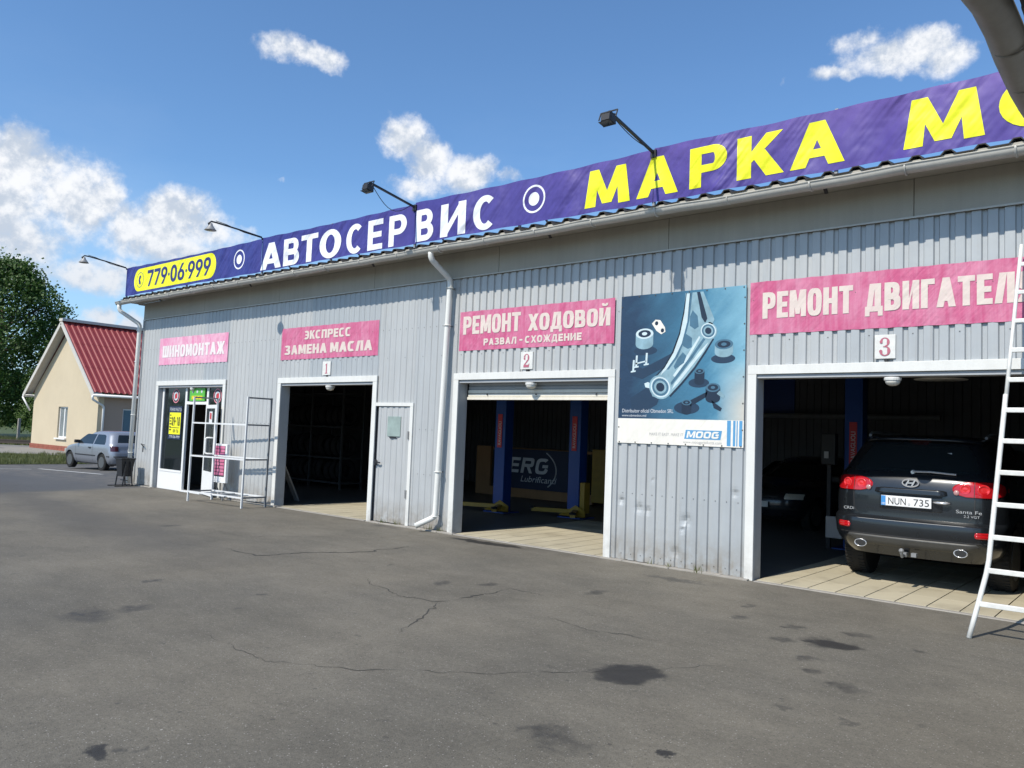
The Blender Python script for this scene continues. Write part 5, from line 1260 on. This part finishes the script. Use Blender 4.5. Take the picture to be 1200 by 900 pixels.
# --- hatchback builder
HB = [(.20, .70, .25, 3.8), (.28, .78, .06, 3.95), (.40, .825, .0, 4.0), (.50, .84, .0, 4.02), (.60, .845, .02, 4.0), (.66, .845, .03, 3.98), (.72, .845, .06, 3.92), (.80, .84, .08, 3.80), (.86, .835, .09, 3.5), (.93, .82, .11, 3.05), (.97, .80, .14, 2.92), (1.10, .75, .25, 2.68), (1.25, .685, .37, 2.42), (1.34, .64, .45, 2.22), (1.38, .58, .55, 2.05), (1.405, .45, .75, 1.85), (1.415, .25, .95, 1.6)]
def hatchback(name, label, cat, loc, rz, paint, group=None, rear_plate=True):
    r = root(name, loc, label, cat, group, rz, local=True); C_ = Car(HB, .07, .22, .35, .22)
    C_.body('body', paint, r, [(.78, .31), (3.22, .31)], .345, wheel_w=.24)
    for sg in (-1, 1):
        for y in (.78, 3.22): wheel(r, sg * .725, y, .298, .19, sg, 'rim', 6)
    C_.patch('rear_window', 'glass_dark', r, [(.985, -.60, .60), (1.02, -.64, .64), (1.25, -.52, .52), (1.315, -.47, .47)], off=.005, nx=14)
    C_.patch('windscreen', 'glass_dark', r, [(.96, -.66, .66), (1.30, -.52, .52)], which='front', off=.004, nx=14)
    for sg in (-1, 1):
        C_.patch('side_window', 'glass_dark', r, [(.93, .62, 1.42), (1.05, .66, 1.42), (1.24, .80, 1.42), (1.28, .92, 1.42)], which='side', sgn=sg, off=.004, edge=False)
        C_.patch('side_window', 'glass_dark', r, [(.93, 1.50, 2.74), (1.05, 1.50, 2.58), (1.24, 1.50, 2.28), (1.28, 1.50, 2.18)], which='side', sgn=sg, off=.004, edge=False)
        C_.patch('rubbing_strip', 'trim_dark', r, [(.50, 1.15, 2.85), (.545, 1.15, 2.85)], which='side', sgn=sg, off=.012); C_.patch('rubbing_strip', 'trim_dark', r, [(.50, .22, .42), (.545, .22, .42)], which='side', sgn=sg, off=.012)
        C_.patch('door_line', 'trim_dark', r, [(.30, 1.455, 1.465), (.92, 1.455, 1.465)], which='side', sgn=sg, off=.002, nx=2, edge=False); C_.patch('door_line', 'trim_dark', r, [(.30, 2.70, 2.71), (.92, 2.78, 2.79)], which='side', sgn=sg, off=.002, nx=2, edge=False)
        C_.patch('sill_strip', 'trim_dark', r, [(.215, 1.15, 2.85), (.25, 1.15, 2.85)], which='side', sgn=sg, off=.006)
        MB().bar((sg * .86, 1.58, .80), (sg * .86, 1.74, .80), .03, .035).build('door_handle', 'trim_dark', r)
        MB().box(sg * .80 if sg > 0 else -.98, .98 if sg > 0 else -.80, 2.52, 2.62, .93, 1.05).build('mirror', 'trim_dark', r, bevel=.02)
        def rr(z, a, b): return (z, a, b) if sg > 0 else (z, -b, -a)
        C_.patch('tail_light', 'tail_dark', r, [rr(.69, .56, .82), rr(.72, .545, .83), rr(.86, .545, .825), rr(.90, .57, .81)], off=.012, nx=8)
        C_.patch('headlight', 'lamp_lens', r, [rr(.60, .50, .80), rr(.72, .50, .80)], which='front', off=.012, nx=8)
    C_.patch('bumper_strip', 'trim_dark', r, [(.50, -.80, .80), (.55, -.80, .80)], off=.014, nx=20); C_.patch('bumper_strip', 'trim_dark', r, [(.40, -.78, .78), (.46, -.78, .78)], which='front', off=.014, nx=20)
    C_.patch('grille', 'trim_dark', r, [(.62, -.46, .46), (.70, -.46, .46)], which='front', off=.008, nx=10)
    MB().box(-.26, .26, C_.rear(0, .75, .022), C_.rear(0, .75, .008), .70, .81).build('number_plate', 'plate_white', r); pf = MB().box(-.26, .26, C_.front(0, .5, .016), C_.front(0, .5, .028), .44, .55).build('number_plate', 'plate_white', r)
    MB().tube([(.0, C_.rear(0, .99, .02), .985), (.30, C_.rear(.3, 1.0, .02), 1.0)], .01, 6).build('wiper', 'trim_dark', r)
    return r
hatchback('silver_hatchback', 'silver three-door hatchback parked in front of the cream house', 'car', (-28.60, 3.85, -.235), radians(93), 'silver_paint')
hatchback('dark_hatchback', 'dark car standing deep inside the workshop left of the SUV', 'car', (-5.75, 9.6, .0), radians(172), 'dark_paint')

# ------------------------------------------------------------------ workshop interior
def lift_post(x, y, label, arms=True):
    r = root('lift_post', (x, y, 0), label, 'vehicle lift', 'blue lift posts inside the workshop')
    MB().box(x - .14, x + .14, y - .13, y + .13, 0.02, 3.9).build('column', 'lift_blue', r, bevel=.01); MB().box(x - .28, x + .28, y - .25, y + .25, 0, .02).build('base_plate', 'lift_blue', r)
    MB().box(x - .06, x + .06, y - .1455, y - .1405, 1.35, 2.05).build('label_strip', 'red_print', r); small_text('print', 'RAVAGLIOLI', x + .035, 1.40, .10, y - .147, 'pale_print', r, width=None, rot=pi / 2, sx=.9)
    if arms:
        if arms == 2: MB().box(x + .145, x + .26, y - .10, y + .10, .10, .72).build('carriage', 'lift_yellow', r, bevel=.01)
        for ex, ey in ((x + .45, y - .75), (x - .85, y - .35)):
            MB().bar((x + .1, y - .15, .14), (ex, ey, .12), .10, .08).build('arm', 'lift_yellow', r); MB().lathe([(.07, 0), (.07, .03), (.05, .04)], (ex, ey, .14), 'z', 12).build('pad', 'rubber', r)
        MB().add([(x - .22, y - .28, .05), (x + .42, y - .28, .05), (x + .36, y - .20, .16), (x + .12, y - .18, .26), (x - .10, y - .2, .12)], [(0, 1, 2, 3, 4)]).build('foot_guard', 'lift_yellow', r, solid=.03)
    return r
lift_post(-10.95, 3.45, 'left blue lift post with a yellow arm seen through gate 2', 1); lift_post(-9.42, 4.0, 'right blue lift post with yellow arms and carriage seen through gate 2', 2)
lift_post(-4.05, 4.2, 'blue lift post behind the left rear corner of the SUV', False)
lb_ = root('lift_control_box', (-4.35, 4.0, 1.2), 'dark control box on a stalk beside the lift post in gate 3', 'control box'); MB().box(-4.5, -4.28, 3.9, 4.05, 1.35, 1.85).build('box', 'black', lb_, bevel=.01); MB().box(-4.45, -4.38, 3.89, 3.899, 1.45, 1.56).build('label_plate', 'p_grey', lb_); MB().box(-4.42, -4.36, 3.95, 4.0, 0, 1.35).build('stalk', 'black', lb_)
tag(MB().box(-4.10, -3.86, 2.95, 3.05, .28, .60).build('grey_case', 'p_grey', None, bevel=.01), 'small grey case behind the SUV near the lift post', 'case')
# counter with lubricant banner
ct_ = root('wooden_counter', (-13, 6.7, 0), 'wooden counter frame across the back of bay 2', 'counter')
MB().box(-14.6, -14.1, 6.6, 6.68, .02, 1.30).build('board', 'wood', ct_); MB().box(-14.1, -10.8, 6.6, 6.68, .02, .25).build('board', 'wood', ct_); MB().box(-11.5, -11.15, 6.6, 6.68, .25, 1.0).build('board', 'wood', ct_); MB().box(-14.6, -10.8, 6.68, 7.3, 1.22, 1.28).build('counter_top', 'wood', ct_)
eb = MB().box(-13.9, -11.5, 6.54, 6.57, .26, 1.26).build('oil_banner', 'navy'); tag(eb, 'navy blue oil brand banner with white lettering on the wooden counter', 'banner')
lettering('lettering', 'ЕRG', -13.40, -12.15, .66, 1.05, 6.535, M['pale_print'], eb, t=.25, h=.2, gap=.18, e=3.5, shear=.2)
small_text('print', 'Lubrificanti', -13.0, .44, .22, 6.535, 'pale_print', eb, shear=.25, width=1.15)
ac = MB(); ac.tube([(-12.9 + 1.05 * cos(t), 6.532, .75 + .62 * sin(t)) for t in [-.7 + 1.5 * k / 20 for k in range(21)]], .015, 5); ac.build('arc_print', 'pale_print', eb)
yc = root('yellow_cabinet', (-10.2, 6.6, 0), 'yellow service cabinet beside the wooden counter', 'cabinet'); MB().box(-10.7, -9.9, 6.4, 6.9, .1, 1.35).build('case', 'lift_yellow', yc, bevel=.01); MB().box(-10.3, -10.0, 6.39, 6.399, .9, 1.25).build('picture', 'ink', yc)
tag(MB().box(-9.6, -8.9, 5.9, 6.3, .05, .95).build('tool_chest', 'cabinet_red', None, bevel=.01), 'dark red tool chest in front of the yellow cabinet', 'tool chest')
# shelving and lean-to plank in gate 1
shf = root('tyre_shelving', (-18, 4, 0), 'metal shelving stacked with tyres inside gate 1', 'shelving')
for x in (-20.0 + .4, -18.2, -16.85):
    for y in (3.8, 4.5): MB().bar((x, y, 0), (x, y, 2.9), .05).build('upright', 'shelf_dark', shf)
for z in (.15, .80, 1.62, 2.5): MB().box(-19.62, -16.83, 3.78, 4.52, z, z + .045).build('shelf', 'shelf_dark', shf)
for li, z in enumerate((.195, .845, 1.665)):
    for i in range(9):
        x = -19.4 + i * .29; rr_ = .27 + .02 * ((i * 7) % 3); t = MB(); t.tube([(x, 4.15 + cos(a) * (rr_ - .08), z + rr_ + sin(a) * (rr_ - .08)) for a in [2 * pi * k / 20 for k in range(20)]], .085, 8, closed=True)
        o = t.build('stored_tyre', 'rubber', None, smooth=True); tag(o, 'black tyre on the %s shelf of the dark shelving inside gate 1' % ('lowest', 'middle', 'upper')[li], 'tyre', 'tyres on the %s shelf in gate 1' % ('lowest', 'middle', 'upper')[li])
tag(MB().bar((-14.62, .95, .02), (-14.55, .42, .95), .12, .03).build('leaning_plank', mat('old_board', (.30, .30, .29), .7), None), 'grey plank leaning on the left jamb inside gate 1', 'plank')
# lights and pipes deep inside gate 3
pd = root('pendant_shade', (-2.25, 1.5, 2.5), 'wide shallow lampshade hanging inside gate 3', 'lampshade'); MB().lathe([(.02, .12), (.05, .08), (.16, .03), (.30, .0), (.295, -.006)], (-2.25, 1.5, 2.52), 'z', 24).build('shade', 'lamp_lens', pd, smooth=True); MB().tube([(-2.25, 1.5, 2.62), (-2.25, 1.5, 4.1)], .01, 6).build('cord', 'black', pd)
tl_ = root('tube_light', (-3.9, 2.6, 2.8), 'unlit strip light hanging inside gate 3', 'strip light'); MB().box(-4.5, -3.0, 2.2, 2.28, 2.74, 2.78).build('tube_case', 'lamp_lens', tl_); MB().tube([(-4.2, 2.24, 2.78), (-4.2, 2.24, 4.12)], .01, 5).build('cord', 'black', tl_)
hp = root('heater_pipe', (-7, 9.9, 2.3), 'horizontal pipe on the back wall above the dark car', 'pipe'); MB().tube([(-9.5, 9.9, 2.35), (-4, 9.9, 2.35)], .06, 10).build('pipe_run', 'rack_dark', hp)
MB().box(-8.3, -7.4, 10.43, 10.462, 2.4, 3.4).build('wall_panel', 'lift_blue', bld); 

# ------------------------------------------------------------------ cream house
HX, HY, HZ = -45.16, 9.26, -.38
HX2 = -54.5; HL = 15; EV = 3.2; APX, APZ = (HX + HX2) / 2 + .05, 7.05
hs = root('cream_house', (HX, HY, HZ), 'cream rendered house with a red corrugated gable roof', 'house')
gw = MB(); t_ = .3
gw.prism([(HX2, HY, HZ + .30), (HX, HY, HZ + .30), (HX, HY, EV), (APX, HY, APZ - .25), (HX2, HY, EV)], (0, t_, 0)); gwo = gw.build('gable_wall', 'stucco', hs)
cutm = MB().box(-50.55, -49.2, HY - .5, HY + .6, .38, 2.2).build('cutter', 'stucco'); md = gwo.modifiers.new('b', 'BOOLEAN'); md.object = cutm; md.solver = 'EXACT'; 
OFF_h = Vector((HX, HY, HZ)); cutm.location = (0, 0, 0); bpy.context.view_layer.update(); dg = bpy.context.evaluated_depsgraph_get(); me = bpy.data.meshes.new_from_object(gwo.evaluated_get(dg)); gwo.modifiers.clear(); gwo.data = me; bpy.data.objects.remove(cutm)
MB().box(HX - .3, HX - .001, HY + t_ + .001, HY + 1.35, HZ + .45, EV).build('side_wall', 'stucco_shaded', hs); MB().box(HX - .3, HX - .001, HY + 2.1, HY + HL, HZ + .45, EV).build('side_wall', 'stucco_shaded', hs); MB().box(HX - .3, HX - .001, HY + 1.351, HY + 2.099, HZ + .45, .8).build('side_wall', 'stucco_shaded', hs); MB().box(HX - .3, HX - .001, HY + 1.351, HY + 2.099, 2.2, EV).build('side_wall', 'stucco_shaded', hs)
MB().box(HX2 + .001, HX2 + .3, HY + t_ + .001, HY + HL, HZ + .45, EV).build('side_wall', 'stucco_shaded', hs)
MB().prism([(HX2, HY + HL, HZ + .45), (HX, HY + HL, HZ + .45), (HX, HY + HL, EV), (APX, HY + HL, APZ - .25), (HX2, HY + HL, EV)], (0, .3, 0)).build('rear_wall', 'stucco_shaded', hs)
# plinth: brick courses
x = HX2; me = None
row = 0
for row in range(2):
    x = HX2 + (.0 if row % 2 == 0 else -.2)
    while x < HX:
        a, b = max(x, HX2), min(x + .39, HX)
        o = MB().box(a, b, HY - .06 - random.uniform(0, .015), HY + .2, HZ + row * .15 + .004, HZ + row * .15 + .146).build('plinth_block', 'plinth', hs); x += .4
MB().box(HX - .25, HX + .05, HY + .21, HY + HL, HZ, HZ + .449).build('plinth', 'plinth', hs)
# gable window
wf = MB(); wx0, wx1, wz0, wz1 = -50.55, -49.2, .38, 2.2
for q in ((wx0, wx1, wz0, wz0 + .09), (wx0, wx1, wz1 - .09, wz1), (wx0, wx0 + .09, wz0 + .09, wz1 - .09), (wx1 - .09, wx1, wz0 + .09, wz1 - .09), (-49.93, -49.80, wz0 + .09, wz1 - .09)): wf.box(q[0], q[1], HY + .10, HY + .18, q[2], q[3])
wo_ = wf.build('window', 'pvc', hs); M['house_glass'] = mat('curtained_glass', (.20, .23, .24), .1, vary=.3, vs_=2)
for a, b in ((wx0 + .09, -49.93), (-49.80, wx1 - .09)): MB().box(a, b, HY + .135, HY + .145, wz0 + .09, wz1 - .09).build('pane', 'house_glass', wo_)
MB().box(wx0 - .1, wx1 + .1, HY - .12, HY + .1, wz0 - .08, wz0 - .002).build('sill', 'pvc', wo_)
MB().box(HX - .2, HX - .12, HY + 1.36, HY + 2.09, .81, 2.19).build('window', 'pvc', hs); MB().box(HX - .119, HX - .10, HY + 1.44, HY + 2.01, .89, 2.11).build('pane', mat('blue_glass', (.10, .17, .22), .1), hs)
# roof: corrugated slopes in three tiers
OVY, OVX = .5, .4
def slope(sg, nm):
    for tier in range(3):
        mb = MB(); y = HY - OVY; prof = []
        while y < HY + HL + .5: prof += [(y, 0), (y + .12, .0), (y + .17, .05), (y + .27, .05)]; y += .32
        n = len(prof); ex = (HX + OVX if sg > 0 else HX2 - OVX); ez = EV - OVX * (APZ - EV) / (HX - APX) + .12
        for tt_ in (tier / 3, (tier + 1) / 3):
            x = ex + (APX - ex) * tt_; z = ez + (APZ + .12 - ez) * tt_
            for y, b in prof: mb.v.append((x, y, z + b - .02 * (tt_ == tier / 3) + .03 * (1 if tt_ == tier / 3 else 0)))
        for i in range(n - 1): mb.f.append((i, i + 1, n + i + 1, n + i))
        mb.build('roof_sheet', 'house_roof', hs, fix=False, solid=.01)
slope(1, 'r'); slope(-1, 'l')
rg = MB().bar((APX, HY - OVY - .02, APZ + .20), (APX, HY + HL + .5, APZ + .20), .5, .16); rg.build('ridge_cap', 'fascia_white', hs)
bb = MB()
for sg in (1, -1):
    ex = (HX + OVX if sg > 0 else HX2 - OVX); ez = EV - OVX * (APZ - EV) / (HX - APX) + .04
    bb.bar((ex, HY - OVY + .02, ez - .04), (APX, HY - OVY + .02, APZ + .02), .05, .24, up=(0, 0, 1))
bb.build('barge_board', 'fascia_white', hs)
sf2 = MB()
for sg in (1, -1):
    ex = (HX + OVX if sg > 0 else HX2 - OVX); ez = EV - OVX * (APZ - EV) / (HX - APX) + .06
    sf2.add([(ex, HY - OVY + .05, ez), (APX, HY - OVY + .05, APZ + .04), (APX, HY - .002, APZ + .04), (ex, HY - .002, ez)], [(0, 1, 2, 3)])
sf2.build('gable_soffit', 'fascia_white', hs, solid=.03)
MB().box(HX + .002, HX + OVX, HY - OVY + .05, HY + HL, EV - .36, EV - .33).build('eaves_soffit', 'fascia_white', hs); MB().box(HX2 - OVX, HX2 - .002, HY - OVY + .05, HY + HL, EV - .36, EV - .33).build('eaves_soffit', 'fascia_white', hs)
hgz = EV - .38
MB().tube([(HX + OVX + .06, HY - OVY, hgz + .02), (HX + OVX + .06, HY + HL, hgz + .02)], .075, 10).build('house_gutter', 'pvc', hs, smooth=True)
MB().tube(ease([(HX + OVX + .05, HY - .5, hgz), (HX + OVX + .03, HY - .5, hgz - .2), (HX + .1, HY + .25, hgz - .55), (HX + .1, HY + .25, HZ + .1)], .1), .06, 10).build('house_downpipe', 'pvc', hs, smooth=True)
MB().tube([(HX2 - OVX - .06, HY - OVY, hgz + .02), (HX2 - OVX - .06, HY + HL, hgz + .02)], .075, 10).build('house_gutter', 'pvc', hs, smooth=True)
MB().tube([(HX2 - OVX - .05, HY - .5, hgz - .05), (HX2 - .1, HY - .15, hgz - .9)], .05, 10).build('house_downpipe', 'pvc', hs, smooth=True)
tag(MB().box(-46.9, -46.4, HY - .9, HY - .5, HZ, HZ + .3).build('concrete_block', 'kerb', None, bevel=.03), 'pale broken concrete block by the right end of the house plinth', 'block')
tag(MB().box(-53.6, -53.1, HY - 2.6, HY - 2.2, HZ, HZ + .5).build('brick_post_stub', 'plinth', None, bevel=.03), 'small reddish masonry stub standing in the grass left of the house', 'stub')

# ------------------------------------------------------------------ trees
def tree(cx, cy, h, rad, label, nclump, lm='leaf', base=.12, seed=1, lean=0, group='trees left of the cream house'):
    rnd = random.Random(seed); r = root('tree', (cx, cy, -.4), label, 'tree', group)
    tm = MB(); tm.tube([(cx, cy, -.4), (cx + .1, cy, h * .3), (cx - .2, cy + .1, h * .55), (cx, cy, h * .8)], [h * .028, h * .022, h * .015, h * .006], 9)
    for k in range(9):
        a = rnd.uniform(0, 6.28); z0 = h * rnd.uniform(.2, .6); L = rad * rnd.uniform(.5, .85)
        tm.tube([(cx, cy, z0), (cx + cos(a) * L * .5, cy + sin(a) * L * .5, z0 + h * .10), (cx + cos(a) * L, cy + sin(a) * L, z0 + h * .2)], [h * .010, h * .007, h * .003], 6)
    tm.build('trunk', 'bark', r, smooth=True)
    mb = MB(); V, F_ = mb.v, mb.f
    clumps = []
    for k in range(nclump):
        u = rnd.random() ** .6; th = rnd.uniform(0, 2 * pi); zz = rnd.uniform(base, 1.0); prof = sin(pi * min(1, (zz - base) / (1 - base) * .80 + .16)) ** .6
        rr_ = rad * prof * (.35 + .65 * u) * (1 + .5 * noise.noise(Vector((th * 1.6, zz * 6, seed))))
        clumps.append((cx + cos(th) * rr_, cy + sin(th) * rr_, zz * h, rad * rnd.uniform(.10, .22)))
    for (x, y, z, cr_) in clumps:
        for _ in range(46):
            d = Vector((rnd.gauss(0, 1), rnd.gauss(0, 1), rnd.gauss(0, .8))); d = d.normalized() * cr_ * rnd.uniform(.35, 1.15)
            p = Vector((x, y, z)) + d; s_ = rnd.uniform(.10, .21) * (h / 14)
            a = Vector((rnd.gauss(0, 1), rnd.gauss(0, 1), rnd.gauss(0, 1))).normalized(); b = a.orthogonal().normalized() * s_; a = a * s_
            k = len(V); V.extend([tuple(p - a * .6), tuple(p + b * .55), tuple(p + a * .8), tuple(p - b * .55)]); F_.append((k, k + 1, k + 2, k + 3))
    o = mb.build('crown', lm, r, fix=False)
    return r
tree(-82.5, 15.6, 15.6, 6.0, 'tall dark broad tree whose crown tops everything left of the house', 900, 'leaf', .05, 3)
tree(-91.5, 10.5, 14.6, 6.0, 'dark broad tree at the left picture edge beside the tallest one', 420, 'leaf', .05, 5)
tree(-74.6, 17.4, 6.0, 2.6, 'lighter green young tree close to the left side of the house', 200, 'leaf2', .04, 8)
tree(-69.5, 10.4, 3.2, 2.0, 'low light green bush behind the rails', 110, 'leaf2', .0, 9)
tree(-77.0, 9.2, 5.2, 3.4, 'broad mid-green bush at the left picture edge below the dark trees', 190, 'leaf', .0, 15)
tree(-80.0, 20.5, 8.0, 3.4, 'medium dark tree close behind the left slope of the house roof', 260, 'leaf', .0, 12)

# far tree line closing the horizon
fl_ = MB(); rnd = random.Random(4)
for k in range(5200):
    a = rnd.uniform(-1.2, 2.6); d = rnd.uniform(150, 190); x, y = -sin(a) * d, cos(a) * d - 9
    hgt = 7 + 4 * noise.noise(Vector((a * 9, 0, 0))); z = rnd.uniform(-.5, hgt) ; s_ = rnd.uniform(.8, 1.9)
    v = Vector((rnd.gauss(0, 1), rnd.gauss(0, 1), rnd.gauss(0, 1))).normalized() * s_; b = v.orthogonal().normalized() * s_
    fl_.add([Vector((x, y, z)) - v, Vector((x, y, z)) + b, Vector((x, y, z)) + v, Vector((x, y, z)) - b], [(0, 1, 2, 3)])
tag(fl_.build('far_woods', 'leaf', fix=False), 'distant dark woods along the horizon', kind='stuff')
# concrete posts by the tracks
for i, (x, y) in enumerate(((-67.2, 12.7), (-60.5, 18.2))):
    tag(MB().box(x - .09, x + .09, y - .09, y + .09, -.4, 1.35).build('concrete_post', 'kerb', None, bevel=.02), ['thin concrete post standing in the grass behind the rails', 'thin concrete post behind the house beside the rails'][i], 'post', 'posts beside the railway')
